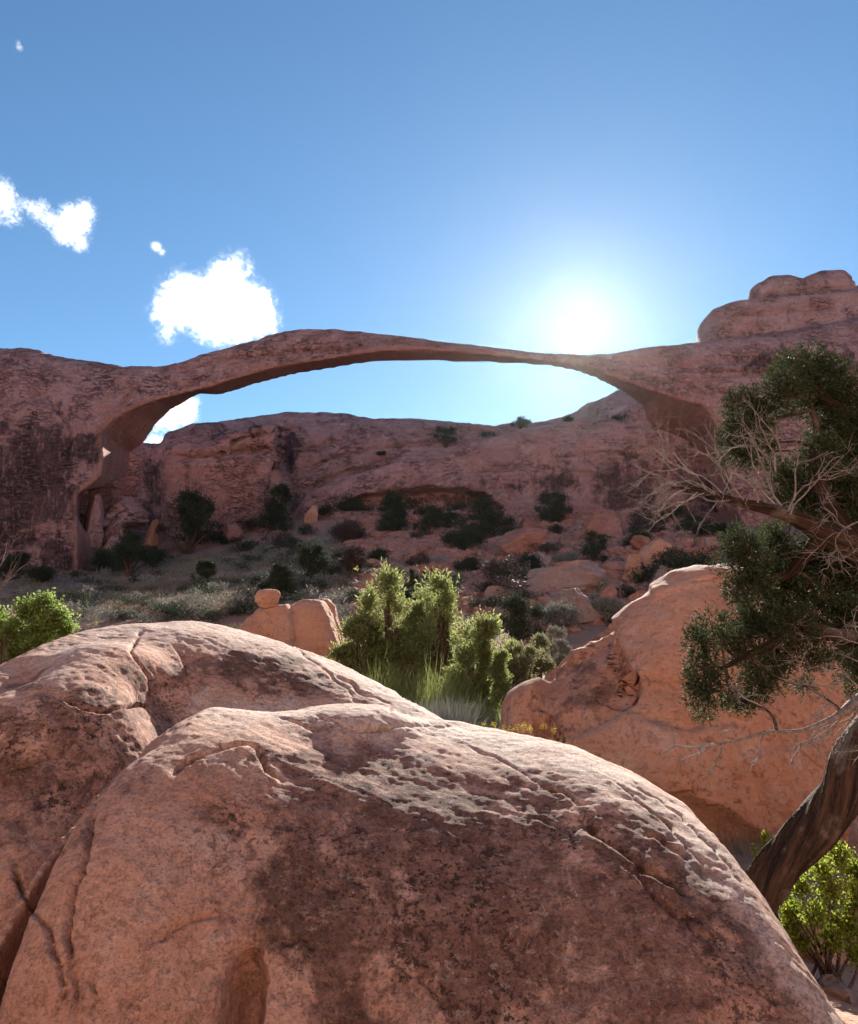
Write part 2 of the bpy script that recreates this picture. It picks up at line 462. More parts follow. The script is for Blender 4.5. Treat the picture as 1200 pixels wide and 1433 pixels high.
M['grass'] = leaf_mat('dry_grass', [(0, (0.13, 0.115, 0.07)), (0.5, (0.23, 0.20, 0.13)), (1, (0.36, 0.31, 0.22))], 0.25)

def ground_mat():
    s = NB('red_soil'); p = s.pos()
    a = s.noise(p, 0.09, 5, 0.6); b = s.noise(p, 0.7, 6, 0.65); c = s.noise(p, 6, 6, 0.7)
    col = s.mix(s.step(b, 0.38, 0.64), (0.50, 0.235, 0.155), (0.42, 0.225, 0.165))
    veg = s.math('MULTIPLY', s.step(s.math('ADD', s.math('MULTIPLY', a, 0.7), s.math('MULTIPLY', b, 0.3)), 0.42, 0.56), s.attr('veg'))
    col = s.mix(s.math('MULTIPLY', veg, 0.6), col, (0.26, 0.225, 0.175))
    col = s.mix(s.math('MULTIPLY', s.step(c, 0.56, 0.66), 0.5), col, (0.17, 0.12, 0.095))
    col = s.mix(s.math('MULTIPLY', s.step(c, 0.40, 0.32), 0.5), col, (0.47, 0.33, 0.27))
    col = s.mix(s.math('SUBTRACT', 1.0, s.attr('veg')), col, s.mix(s.step(b, .4, .6), (0.54, 0.36, 0.265), (0.50, 0.30, 0.215)))  # soil behind the camera made paler so the added slope reflects more
    h = s.math('ADD', s.math('MULTIPLY', b, 0.8), s.math('MULTIPLY', c, 0.3))
    return s.done(s.bsdf(col, 0.95, s.bump(h, 0.9, 0.25), 0.1))
M['soil'] = ground_mat()
# ---------------------------------------------------------------- ground
_gy = [-400, -160, -75, -45, -30, -20, -11, -5, 0, 12, 25, 40, 50, 60, 70, 80, 100, 115, 130, 140, 150, 220, 600, 3000]
_gz = [70, 70, 52, 32, 18, 8, 0.6, 0, 0, -0.1, 0.1, 0.9, 2.9, 5.3, 7.5, 9.6, 13.6, 16.6, 20.5, 24, 27, 27, 15, 10]  # rise behind the camera is added, unseen, to bounce warm sun onto the rocks
def zg(x, y):
    x = np.atleast_1d(np.asarray(x, float)); y = np.atleast_1d(np.asarray(y, float)); x, y = np.broadcast_arrays(x, y)
    z = np.interp(y, _gy, _gz)
    far = sstep(45, 90, y) * (1 - sstep(140, 200, y))
    z = z - far * 4.2 * sstep(-8, -46, x) + far * 2.0 * sstep(10, 40, x)
    q = np.stack([x, y, 0 * x], -1)
    amp = 0.05 + 0.55 * sstep(25, 70, y) + 1.5 * sstep(-14, -40, y)
    z = z + amp * fbm(q, 9.0, 5, 0.55) + 0.4 * far * fbm(q, 2.2, 3, 0.5)
    z = z - 0.5 * sstep(1.2, 3.0, x) * sstep(3.4, 5.5, y) * (1 - sstep(11, 16, y))
    return z

def hit(px, py, ymin=8, ymax=200):
    """where the ray of a pixel meets the ground"""
    x, y, z = [float(a) for a in ray(px, py)]
    Y = np.arange(ymin, ymax, 0.25)
    d = EYE + z / y * Y - zg(x / y * Y, Y)
    k = np.argmax(d < 0) if (d < 0).any() else len(Y) - 1
    Yh = Y[k]
    return np.array([x / y * Yh, Yh, float(zg(x / y * Yh, Yh)[0])])

def axis(lo, hi, dens):
    a = [lo]
    while a[-1] < hi: a.append(a[-1] + dens(a[-1]))
    return np.array(a)
gx = axis(-2500, 2500, lambda x: max(0.5, abs(x) * 0.06 - 1.2))
gyv = axis(-400, 3000, lambda y: 0.4 if 0 <= y < 30 else (0.5 if 30 <= y < 160 else max(0.5, 0.08 * min(abs(y), abs(y - 160)))))
GX, GY = np.meshgrid(gx, gyv, indexing='ij')
GV = np.stack([GX.ravel(), GY.ravel(), zg(GX.ravel(), GY.ravel())], -1)
ii = np.arange(GX.size).reshape(GX.shape)
GFc = np.stack([ii[:-1, :-1], ii[1:, :-1], ii[1:, 1:], ii[:-1, 1:]], -1).reshape(-1, 4)
tag(obj('ground', GV, GFc, M['soil'], attrs={'veg': sstep(-2, 8, GV[:, 1])}), None, None, None, 'structure')  # veg fades out behind the camera, where the pale bounce slope begins

# ---------------------------------------------------------------- the arch
def disp_cliff(v, f, a=1.0, strata=1.0, ledge=0.0, sp=3.6, tilt=0.0):
    n = vnormals(v, f)
    d = 0.50 * fbm(v, 7.0, 3) + 0.34 * fbm(v * [1, 1, 1.7], 2.2, 4, 0.55)
    q = v.copy(); q[:, :2] *= 0.12
    q[:, 2] += 0.9 * fbm(v, 14.0, 2)
    d = d + strata * 0.34 * fbm(q, 1.15, 4, 0.6)
    q = v.copy(); q[:, 2] *= 0.2
    s0 = (v[:, 2] - tilt * v[:, 0]) / sp + 0.9 * fbm(v * [.5, .5, .3], 9.0, 3) + 0.25 * fbm(v, 2.5, 2)
    fr = s0 - np.floor(s0); lay = np.where(fr < .86, fr / .86, (1 - fr) / .14)
    d = d + ledge * (lay - .5) * sstep(-.15, .3, fbm(v * [.6, .6, 1.2], 8.0, 3, off=6.0) + .1)
    d = d + 0.25 * np.minimum(fbm(q, 1.6, 4, 0.55, ridged=True), 0.25)
    return v + n * (a * d)[:, None]

g = Grid((-80, 102, 3), (86, 140, 66), 0.34)
T = [(-420, 486, 124, 19, 12), (-200, 494, 124, 18, 11), (0, 501, 123, 15, 9), (60, 503, 122, 13.5, 8), (130, 511, 121.5, 11.5, 7), (180, 518, 121, 9, 6), (235, 516, 120.5, 6.5, 5),
     (290, 498, 120, 5.2, 4.4), (350, 480, 120, 4.6, 4.2), (395, 467, 120, 4.3, 4), (425, 463, 120, 4.2, 4), (460, 463, 120, 4.2, 4), (520, 467, 120, 4.2, 4), (600, 477, 120, 4.2, 3.8),
     (700, 489, 120, 4.0, 3.2), (760, 495, 120, 3.7, 2.6), (808, 498, 120, 3.7, 2.6), (850, 497, 120, 4.2, 3.2), (900, 490, 120.5, 6, 5), (950, 486, 121.5, 8.5, 7), (990, 484, 123, 10.5, 8), (1080, 474, 125, 13, 10), (1200, 452, 127, 15, 11), (1500, 440, 128, 18, 12)]
Fa = g.ridge(T, 2.0, 3.0)
def sl(px): return np.interp(px, [60, 105, 140, 250, 330, 850, 930, 990, 1050], [109.5, 110.5, 111.5, 114.5, 115.6, 115.8, 115, 114, 113])
FP = [(107, 960), (107, 810), (103, 745), (105, 690), (138, 664), (142, 642), (138, 620), (135, 600), (146, 585), (172, 568), (210, 556), (262, 548), (300, 536), (330, 527), (365, 516), (400, 507), (440, 502), (500, 491), (540, 484), (600, 481), (650, 485), (700, 491), (755, 499), (800, 504), (845, 511), (849, 520), (900, 540), (950, 556), (985, 566), (1000, 590), (1012, 640), (1026, 700), (1042, 745), (1050, 960)]
BP = [(150, 960), (150, 745), (164, 672), (170, 650), (172, 627), (193, 613), (213, 590), (237, 572), (253, 565), (268, 556), (280, 551), (307, 553), (333, 546), (353, 539), (417, 524), (467, 516), (507, 510), (553, 508), (600, 510), (667, 512), (735, 514), (767, 516), (800, 523), (847, 539), (877, 551), (905, 568), (910, 582), (925, 589), (958, 598), (985, 610), (1006, 640), (1022, 700), (1040, 745), (1050, 960)]
BS = [(136, 616), (146, 618), (153, 628), (154, 656), (160, 671), (171, 678), (171, 760), (100, 760), (104, 690), (128, 668), (137, 640)]
fp = [P(a, b, sl(a))[[0, 2]] for a, b in FP]
bp = [P(a, b, 123.0)[[0, 2]] for a, b in BP]
bs = [P(a, b, 123.0)[[0, 2]] for a, b in BS]
XZ = np.array(np.meshgrid(g.x, g.z, indexing='ij')).reshape(2, -1)
shp = (len(g.x), 1, len(g.z))
sF = poly_sd(XZ[0], XZ[1], fp).reshape(shp).astype(np.float32)
sB = np.minimum(poly_sd(XZ[0], XZ[1], bp), poly_sd(XZ[0], XZ[1], bs)).reshape(shp).astype(np.float32)
yf = np.interp(g.x, [P(a, 600, sl(a))[0] for a in (60, 105, 140, 250, 330, 850, 930, 990, 1050)], [sl(a) for a in (60, 105, 140, 250, 330, 850, 930, 990, 1050)]).astype(np.float32)[:, None, None]
tt = np.clip((g.Y - yf) / (123.0 - yf), 0, 1.25)
Hf = sF * (1 - tt) + sB * tt
Fa = smax(Fa, -Hf, 0.05)
# low knob on the skyline at the far west end
k1 = g.ridge([(-420, 470, 127, 5, 6), (-20, 485, 126, 4.5, 5), (40, 486, 126, 4.0, 5), (56, 489, 126, 3.0, 4), (62, 508, 126, 2, 2)], 38, 4.0, None, .6)
Fa = smin(Fa, k1, 0.4)
av, af = g.mesh(Fa)
del Fa, sF, sB, tt, k1
def at_grid(g, A, v):
    i = np.clip(np.round((v - g.lo) / g.h).astype(int), 0, np.array(A.shape) - 1); return A[i[:, 0], i[:, 1], i[:, 2]]
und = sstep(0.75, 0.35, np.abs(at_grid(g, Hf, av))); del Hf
ax = proj(av)[0]
av = disp_cliff(av, af, 0.45 * (1 - 0.8 * und), 1.0, 0.25 + 1.6 * sstep(900, 1020, ax) + 0.5 * sstep(150, 0, ax))
c0 = np.repeat(und[:, None], 3, 1)
_, af0 = None, af
und = quad_split(c0, af)[0][:, 0]; av, af = quad_split(av, af)
an = vnormals(av, af)
av = av + an * ((1 - 0.8 * und) * (0.16 * fbm(av * [1, 1, 1.6], 1.1, 4, 0.6) - 0.16 * np.maximum(fbm(av * [.6, .6, 1.5], 1.5, 3, 0.5, ridged=True) - .25, 0) + 0.07 * fbm(av * [0.2, 0.2, 1.6], 0.5, 3)))[:, None]
for ln, w, d in [([(238, 521), (285, 508), (330, 498), (400, 492), (470, 487), (520, 483)], 1.5, .45), ([(215, 530), (260, 540), (300, 520)], 1.5, .25),
                 ([(730, 492), (800, 505), (850, 510), (900, 527), (960, 540), (1010, 560)], 1.6, .5), ([(850, 503), (930, 510), (1020, 507)], 2, .4), ([(930, 532), (985, 538), (1040, 560)], 1.5, .35),
                 ([(1000, 505), (1060, 500), (1120, 512), (1200, 500)], 2.5, .5), ([(960, 515), (1010, 522), (1080, 520), (1150, 545)], 2.5, .5), ([(60, 545), (100, 600), (95, 650)], 1.5, .3), ([(150, 530), (190, 545), (160, 575)], 1.5, .25)]:
    av = carve(av, an, ln, w * 1.7, d * 1.9)
px, py = proj(av)
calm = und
varn = np.clip(blotch(av, [(-80, 610), (40, 600), (90, 590), (132, 600), (136, 640), (105, 690), (104, 740), (112, 800), (70, 790), (55, 730), (20, 820), (-80, 830)], 60, 5.0, 0.75), 0, 1)
varn = np.maximum(varn, 0.55 * blotch(av, [(-60, 550), (60, 560), (120, 590), (100, 620), (-60, 640)], 60, 5.0, 0.7, 3))
varn = np.maximum(varn, 0.7 * blotch(av, [(960, 500), (1200, 480), (1220, 570), (1150, 560), (1060, 530), (980, 520)], 30, 5.0, 0.7, 5))
rt = thing('natural_arch', 'long thin natural arch of red sandstone spanning from one cliff to the other', 'rock arch', (0, 118, 16))
def under(o, p): o.parent = p; o.matrix_parent_inverse = Matrix.Translation(p.location).inverted(); return o
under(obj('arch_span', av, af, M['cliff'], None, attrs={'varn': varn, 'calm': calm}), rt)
del av, af, an

# cap rocks above the east abutment
g = Grid((34, 119, 42), (92, 146, 78), 0.30)
Fc = g.ridge([(984, 474, 127, 1.0, 2), (986, 447, 127, 3.4, 5), (1000, 428, 128, 5, 6), (1030, 419, 129, 6, 7), (1060, 413, 130, 7, 8), (1110, 404, 130, 7.5, 8), (1200, 397, 130, 8, 9), (1500, 390, 130, 9, 10)], 45, 6, None, .8)
c2 = g.ridge([(1057, 412, 131, 1.5, 2), (1060, 396, 131, 2.8, 4), (1080, 383, 131.5, 3.2, 4), (1105, 381, 131.5, 3.2, 4), (1124, 386, 131.5, 2.8, 4), (1150, 376, 131.5, 3.2, 4), (1182, 375, 131.5, 3.2, 4), (1192, 384, 131.5, 2.2, 3), (1196, 402, 131.5, 1.2, 2)], 52, 3.6, None, .6)
c3 = g.ridge([(1194, 400, 133, 3, 3), (1230, 392, 133, 4, 4), (1400, 384, 133, 5, 5)], 52, 4.0, None, .6)
cv, cf = g.mesh(smin(smin(Fc, c2, 0.35), c3, 0.3))
cv = disp_cliff(cv, cf, 0.30, 1.0, 1.0, 2.6)
cn = vnormals(cv, cf)
for ln, w, d in [([(985, 452), (1010, 440), (1100, 434), (1200, 424)], 1.8, .45), ([(1060, 412), (1100, 410), (1200, 402)], 2, .5), ([(1062, 430), (1064, 462)], 1.2, .3), ([(1102, 425), (1104, 455)], 1.2, .3), ([(1125, 390), (1126, 398)], 1.5, .4)]:
    cv = carve(cv, cn, ln, w * 1.5, d * 1.7)
under(obj('caprock', cv, cf, M['cliff'], None, attrs={'varn': 0.35 * blotch(cv, [(1060, 415), (1200, 405), (1200, 450), (1080, 455)], 20, 3, .8)}), rt)

# ---------------------------------------------------------------- the fin behind the arch
g = Grid((-62, 128, 14), (78, 184, 66), 0.45)
back = g.ridge([(150, 640, 153, 8, 10), (175, 614, 153, 9, 10), (196, 615, 153, 9, 10), (204, 622, 154, 9, 10), (232, 622, 155, 10, 10), (243, 607, 155, 11, 12), (270, 600, 155, 12, 12), (310, 594, 156, 13, 12), (380, 582, 164, 9, 9), (400, 580, 164, 9, 9), (490, 581, 164, 9, 9), (520, 588, 164, 9, 9),
                (600, 590, 165, 9, 9), (700, 596, 165, 9, 9), (760, 592, 165, 9, 9), (800, 580, 164, 9, 9), (830, 566, 156, 16, 15), (862, 553, 155, 16, 16), (890, 556, 154, 15, 16), (930, 572, 153, 14, 15), (1000, 600, 152, 13, 14), (1150, 620, 151, 12, 14), (1400, 600, 151, 12, 14)], 12, 2.6)
front = g.ridge([(400, 735, 146, 2, 6), (430, 690, 146, 4, 7), (500, 662, 147, 7, 8), (560, 640, 147, 8, 8), (640, 624, 147, 9, 8), (720, 607, 147, 9.5, 9), (800, 592, 146, 10, 9), (860, 590, 145, 10, 9), (910, 592, 144, 10, 9), (960, 600, 143, 10, 9), (1040, 640, 142, 9, 9), (1200, 650, 141, 9, 9)], 14, 2.5)
left = g.ridge([(228, 640, 147, 2, 5), (240, 628, 147, 5.5, 6), (300, 622, 147, 7, 6), (330, 606, 148, 8, 6), (370, 598, 148, 8, 6), (392, 600, 148, 7.5, 6), (402, 640, 148, 5, 5), (410, 700, 148, 3, 4)], 14, 4.0)
but = g.ridge([(120, 650, 136, 6, 6), (165, 640, 136, 6, 6), (180, 632, 136, 6, 6), (205, 640, 136, 5.5, 6), (222, 662, 137, 4, 5), (229, 720, 138, 2.5, 4)], 12, 4.0)
Ff = smin(smin(smin(back, front, 0.6), left, 0.3), but, 0.5)
# the shallow alcove under the front layer, and its niche to the west
al = P(590, 700, 139.5)
q = [P(a, b, 139.5)[[0, 2]] for a, b in [(470, 704), (500, 690), (545, 682), (600, 679), (650, 683), (685, 694), (705, 712), (702, 714), (480, 712)]]
XZ = np.array(np.meshgrid(g.x, g.z, indexing='ij')).reshape(2, -1)
s1 = poly_sd(XZ[0], XZ[1], q).reshape((len(g.x), 1, len(g.z))).astype(np.float32)
Ff = smax(Ff, -np.maximum(s1, g.Y - 144.6), 0.15)
q2 = [P(a, b, 141)[[0, 2]] for a, b in [(322, 616), (340, 607), (395, 600), (384, 622), (370, 634), (345, 632), (328, 632)]]
s2 = poly_sd(XZ[0], XZ[1], q2).reshape((len(g.x), 1, len(g.z))).astype(np.float32)
Ff = smax(Ff, -np.maximum(s2, g.Y - 142.6), 0.1)
fv, ff = g.mesh(Ff)
del back, front, left, but, Ff, s1, s2
fv = disp_cliff(fv, ff, 0.55, 1.0, 1.5, 5.0, 0.14)
fv, ff = quad_split(fv, ff)
fn = vnormals(fv, ff)
fv = fv + fn * (0.22 * fbm(fv * [.8, .8, 1.6], 1.3, 4, 0.6) - 0.2 * np.maximum(fbm(fv * [.5, .5, 1.4], 1.7, 3, 0.5, ridged=True) - .25, 0))[:, None]
for ln, w, d in [([(230, 640), (300, 634), (345, 630), (370, 628), (383, 636)], 2, .8), ([(323, 634), (326, 618), (345, 608), (395, 598), (430, 600)], 1.8, .7), ([(392, 605), (400, 640), (385, 670), (370, 700)], 4, 1.2), ([(405, 625), (440, 630), (470, 612)], 2, .5),
                 ([(430, 660), (460, 640), (520, 628), (600, 618), (680, 608)], 1.8, .5), ([(420, 690), (470, 664), (540, 646), (560, 640)], 2, .6), ([(560, 610), (620, 602), (700, 602)], 2, .6), ([(735, 620), (760, 612), (800, 622)], 1.6, .4), ([(860, 585), (900, 590), (950, 600)], 2, .6), ([(760, 640), (860, 632), (960, 650)], 1.8, .4), ([(640, 660), (740, 650), (860, 668)], 1.8, .35)]:
    fv = carve(fv, fn, ln, w * 1.7, d * 2.0)
varn = 0.8 * blotch(fv, [(690, 690), (760, 650), (860, 640), (960, 640), (1010, 680), (1010, 720), (820, 716), (800, 700), (730, 700)], 50, 7, .8)
varn = np.maximum(varn, 0.95 * blotch(fv, [(620, 690), (690, 690), (690, 715), (640, 718), (615, 700)], 12, 3, .7, 3))
varn = np.maximum(varn, 0.75 * blotch(fv, [(390, 595), (420, 600), (425, 640), (410, 665), (388, 660)], 14, 3, .7, 6))
varn = np.maximum(varn, 0.7 * blotch(fv, [(200, 640), (230, 640), (230, 740), (190, 740)], 20, 4, .7, 9))
varn = np.maximum(varn, 0.4 * blotch(fv, [(230, 640), (340, 640), (360, 720), (230, 740)], 30, 6, .8, 11))
tag(obj('sandstone_fin', fv, ff, M['fin'], attrs={'varn': varn}), 'broad slickrock ridge seen through the opening under the arch', 'rock ridge')
FIN = (fv, ff)
del g
# ---------------------------------------------------------------- big near boulder
def near_disp(v, f, a=1.0):
    n = vnormals(v, f)
    d = 0.05 * fbm(v, 1.3, 3) + 0.016 * fbm(v, 0.40, 4, 0.55)
    q = v @ np.array([[0.82, 0, 0.57], [0, 1, 0], [-0.57, 0, 0.82]]) * [0.22, 0.5, 1.0]
    b = fbm(q, 0.16, 4, 0.6)
    d = d + 0.013 * np.clip(b, -0.6, 0.35)
    nb = np.array([0.42, 0.30, 0.86]); s0 = (v @ nb) / 0.075 + 3.0 * fbm(v, 0.7, 4, .6) + 0.8 * fbm(v, 0.15, 3)
    fr = s0 - np.floor(s0); lay = np.where(fr < 0.82, fr / 0.82, (1 - fr) / 0.18)
    wt = (0.25 + 0.75 * sstep(0.25, 0.8, n[:, 2])) * sstep(-0.25, 0.25, fbm(v, 0.7, 3, off=5.0) + 0.1)
    d = d + 0.006 * (lay - 0.5) * wt
    q2 = v @ np.array([[0.82, 0, 0.57], [0, 1, 0], [-0.57, 0, 0.82]]) * [0.16, 0.45, 1.0]
    d = d + 0.006 * np.clip(fbm(q2, 0.05, 4, 0.6, off=3.0), -.6, .3)
    return v + n * (a * d)[:, None]

def pits(v, f, scale, amt, thr=0.25, off=0.0):
    n = vnormals(v, f)
    m = sstep(-0.1, 0.25, fbm(v, 0.9, 3, off=off + 4))
    d = np.maximum(fbm(v, scale, 3, 0.6, off=off) - thr, 0)
    return v - n * (d * amt * (0.25 + m))[:, None]

g = Grid((-4.6, 2.2, -0.45), (3.1, 10.4, 2.25), 0.030)
Af = g.ridge([(45, 1480, 4.1, .5, .8), (70, 1380, 4.2, .7, 1), (95, 1240, 4.5, 1.15, 1.2), (140, 1125, 4.8, 1.6, 1.3), (200, 1052, 5.0, 1.85, 1.4), (255, 1008, 5.1, 1.95, 1.5), (290, 990, 5.2, 2.0, 1.5), (370, 998, 5.3, 2.05, 1.6), (450, 1010, 5.5, 2.2, 1.6), (560, 1006, 5.9, 2.5, 1.6), (650, 1014, 6.0, 2.65, 1.6),
              (720, 1028, 5.9, 2.6, 1.6), (800, 1043, 5.7, 2.5, 1.5), (880, 1080, 5.5, 2.35, 1.4), (950, 1121, 5.3, 2.2, 1.3), (995, 1178, 5.1, 2.0, 1.2), (1030, 1236, 4.9, 1.85, 1.1), (1060, 1288, 4.7, 1.7, 1.0), (1095, 1333, 4.5, 1.5, 1.0), (1133, 1374, 4.35, 1.3, .9), (1165, 1414, 4.2, 1.1, .9), (1190, 1460, 4.1, .9, .8), (1230, 1600, 4.0, .6, .7)], -0.6, 1.75, 2.05)
Bf = g.ridge([(-320, 1080, 6.2, 2.7, 2), (-120, 1005, 6.6, 3.1, 2), (0, 960, 6.9, 3.35, 2), (62, 936, 7.1, 3.45, 2), (88, 908, 7.2, 3.4, 2), (140, 881, 7.4, 3.2, 2), (210, 872, 7.6, 2.7, 2), (280, 869, 7.7, 2.7, 2), (330, 879, 7.7, 2.6, 2), (400, 898, 7.7, 2.5, 2), (470, 926, 7.6, 2.3, 2), (530, 953, 7.4, 2.1, 1.8), (600, 992, 7.0, 1.8, 1.6), (650, 1020, 6.6, 1.5, 1.4), (700, 1060, 6.3, 1.0, 1)], -0.6, 1.8, 2.2)
Fb = smin(Af, Bf, 0.05)
c = P(150, 952, 6.25); Fb = smin(Fb, g.ell(c, (0.46, 0.55, 0.26)), 0.12)
c = P(10, 1050, 5.5); Fb = smin(Fb, g.ell(c, (0.32, 0.45, 0.22)), 0.12)
c = P(25, 1320, 4.45); Fb = smin(Fb, g.ell(c, (0.22, 0.32, 0.42)), 0.05)
c = P(-30, 1330, 5.0); Fb = smin(Fb, g.ell(c, (0.95, 0.8, 0.85)), 0.30)
c = P(75, 1250, 5.35); Fb = smin(Fb, g.ell(c, (0.80, 0.72, 1.22)), 0.40)
c = P(40, 1420, 4.40); Fb = smin(Fb, g.ell(c, (0.50, 0.45, 0.60)), 0.10)
c = P(480, 1012, 5.6); Fb = smin(Fb, g.ell(c, (0.42, 0.4, 0.13)), 0.10)
c = P(326, 1450, 3.45); Fb = smax(Fb, -g.ell(c, (0.085, 0.42, 0.32)), 0.03)          # the small arched hollow at the foot
c = P(1085, 1110, 8.4)
bv, bf = g.mesh(Fb)
del Af, Bf, Fb
keep = None
bv = relax(bv, bf, 2, 0.5)
bv = near_disp(bv, bf)
bv, bf = quad_split(bv, bf)
bn = vnormals(bv, bf)
rgj = np.random.default_rng(2)
lines = [([(78, 975), (120, 992), (150, 996), (185, 985), (215, 992)], 4, .09), ([(200, 880), (185, 910), (210, 950), (213, 985)], 3.5, .05), ([(240, 900), (262, 940), (268, 985)], 3, .03),
         ([(243, 1082), (262, 1066), (300, 1052), (345, 1040), (360, 1052), (375, 1075), (395, 1092)], 5, .10), ([(246, 1082), (258, 1070), (285, 1058)], 5, .09), ([(262, 1085), (310, 1115), (335, 1150)], 3, .03),
         ([(12, 1185), (28, 1240), (40, 1272), (70, 1300), (84, 1350), (86, 1390), (80, 1433)], 4, .10), ([(128, 1090), (132, 1130), (118, 1200), (104, 1240), (94, 1300), (112, 1433)], 5, .08),
         ([(812, 1145), (830, 1165), (870, 1185), (900, 1215), (960, 1250)], 9, .16), ([(905, 1170), (930, 1180), (960, 1200)], 6, .12), ([(860, 1190), (920, 1260), (980, 1310), (1020, 1330)], 6, .06), ([(1000, 1300), (1050, 1370), (1100, 1433)], 3, .035),
         ([(440, 1002), (500, 1024), (560, 1016), (640, 1016)], 4, .06), ([(395, 1002), (430, 1020), (450, 1035)], 3, .05), ([(470, 940), (500, 965), (545, 985), (545, 1000)], 4, .05), ([(380, 890), (440, 925), (480, 960), (500, 985)], 3, .04), ([(540, 955), (560, 975), (600, 990)], 3, .035),
         ([(640, 1042), (700, 1060), (760, 1100), (830, 1130)], 3, .03), ([(480, 1110), (465, 1150), (450, 1165)], 2.5, .03), ([(195, 1380), (215, 1320), (260, 1290), (310, 1275)], 6, .04), ([(130, 1350), (132, 1400), (118, 1433)], 3, .04),
         ([(530, 1330), (600, 1380), (640, 1433)], 4, .05), ([(385, 1330), (420, 1310), (450, 1345)], 3, .03), ([(0, 1085), (40, 1070), (80, 1056)], 5, .06), ([(880, 1090), (950, 1140), (1010, 1200), (1050, 1260)], 3, .04), ([(850, 1085), (930, 1150), (1000, 1230)], 2.5, .03)]
for ln, w, d in lines:
    lj = []
    for (x0, y0), (x1, y1) in zip(ln[:-1], ln[1:]):
        m = max(2, int(math.hypot(x1 - x0, y1 - y0) / 7))
        for t in range(m):
            lj.append((x0 + (x1 - x0) * t / m, y0 + (y1 - y0) * t / m))
    lj.append(ln[-1]); ja = np.array(lj); o3 = np.column_stack([ja * .035, np.full(len(ja), rgj.random() * 50)])
    ja = ja + 9 * np.column_stack([fbm(o3, 1, 3, .6), fbm(o3 + 31, 1, 3, .6)]); lj = [tuple(q) for q in ja]
    bv = carve(bv, bn, lj, w * 0.6, d * 1.0, 0.18)
px, py = proj(bv)
near = (py < 1520) & (px > -60) & (px < 1260)
bv = pits(bv, bf, 0.09, 0.005, 0.25); bv = pits(bv, bf, 0.040, 0.012, 0.25, 3)
bn = vnormals(bv, bf)
bv = bv + bn * (0.007 * fbm(bv, 0.09, 4, 0.6))[:, None]
varn = blotch(bv, [(372, 1240), (430, 1210), (500, 1215), (520, 1270), (520, 1330), (530, 1400), (560, 1500), (450, 1500), (440, 1400), (375, 1330)], 60, 0.5, 0.6)
varn = np.maximum(varn, 0.85 * blotch(bv, [(500, 1080), (620, 1080), (760, 1140), (700, 1220), (600, 1260), (500, 1200)], 90, 0.35, 0.9, 2))
varn = np.maximum(varn, 0.9 * blotch(bv, [(540, 1210), (640, 1190), (720, 1260), (760, 1350), (680, 1433), (600, 1360)], 60, 0.3, 1.0, 5))
varn = np.maximum(varn, 0.85 * blotch(bv, [(820, 1150), (900, 1190), (1000, 1290), (1010, 1340), (900, 1260), (830, 1190)], 30, 0.3, 0.8, 7))
varn = np.maximum(varn, 0.8 * blotch(bv, [(0, 1050), (90, 1060), (110, 1110), (50, 1130), (0, 1120)], 40, 0.25, 0.9, 8))
varn = np.maximum(varn, 0.75 * blotch(bv, [(300, 890), (440, 905), (500, 960), (420, 985), (300, 960)], 40, 0.2, 1.0, 9))
varn = np.maximum(varn, 0.7 * blotch(bv, [(820, 1070), (960, 1140), (1040, 1250), (1120, 1380), (1050, 1390), (960, 1250), (860, 1130)], 40, 0.25, 1.0, 11))
lich = np.maximum(blotch(bv, [(380, 1010), (520, 1010), (700, 1040), (900, 1120), (1060, 1260), (1200, 1480), (560, 1480), (500, 1330), (400, 1200), (330, 1120)], 120, 0.5, 0.7, 21), 0.8 * blotch(bv, [(-50, 960), (100, 930), (300, 880), (560, 960), (640, 1010), (400, 990), (280, 990), (140, 1130), (110, 1170), (-50, 1150)], 60, 0.4, 0.9, 23))
pale = blotch(bv, [(60, 930), (140, 878), (280, 862), (420, 895), (640, 1000), (800, 1035), (960, 1115), (1060, 1260), (1180, 1440), (1150, 1440), (1030, 1270), (920, 1140), (780, 1075), (620, 1050), (520, 1030), (430, 1010), (300, 1000), (280, 985), (420, 985), (540, 985), (420, 915), (290, 885), (150, 895), (80, 940)], 25, 0.2, 1.0, 31)  # band along the sunlit ridge line, its brightness put into the colour
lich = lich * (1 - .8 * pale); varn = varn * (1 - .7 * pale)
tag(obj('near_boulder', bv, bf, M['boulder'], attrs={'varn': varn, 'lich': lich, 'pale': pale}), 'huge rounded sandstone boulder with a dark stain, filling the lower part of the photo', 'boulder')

# ---------------------------------------------------------------- boulder beside the tree
g = Grid((0.7, 8.6, -1.2), (11.2, 15.6, 3.4), 0.045)
k0 = 1.2
RP = [(735, 990, 9.6, .6, 1), (745, 952, 9.7, 1.2, 1.4), (762, 936, 9.8, 1.4, 1.6), (800, 906, 9.9, 1.7, 2), (830, 889, 10, 1.9, 2), (854, 875, 10, 2.0, 2), (880, 846, 10.1, 2.1, 2), (905, 826, 10.2, 2.1, 2.2), (940, 805, 10.2, 2.1, 2.4), (980, 793, 10.3, 2.1, 2.5), (1020, 790, 10.4, 2.1, 2.6), (1080, 800, 10.4, 2.1, 2.6), (1140, 825, 10.4, 2.1, 2.6), (1200, 865, 10.3, 2.1, 2.5), (1300, 940, 10, 1.9, 2), (1420, 1060, 9.7, 1.4, 1.6)]
R = g.ridge([(a, b, y * k0, f * k0, q * k0) for a, b, y, f, q in RP], -1.5, 1.6, 2.4)
R2 = g.ridge([(702, 985, 9.7 * k0, .4, .4), (712, 966, 9.7 * k0, .8, .8), (730, 955, 9.7 * k0, 1, 1), (745, 950, 9.7 * k0, 1, 1), (770, 960, 9.7 * k0, .8, .8)], -1.4, 2.4)
R = smin(R, R2, 0.03)
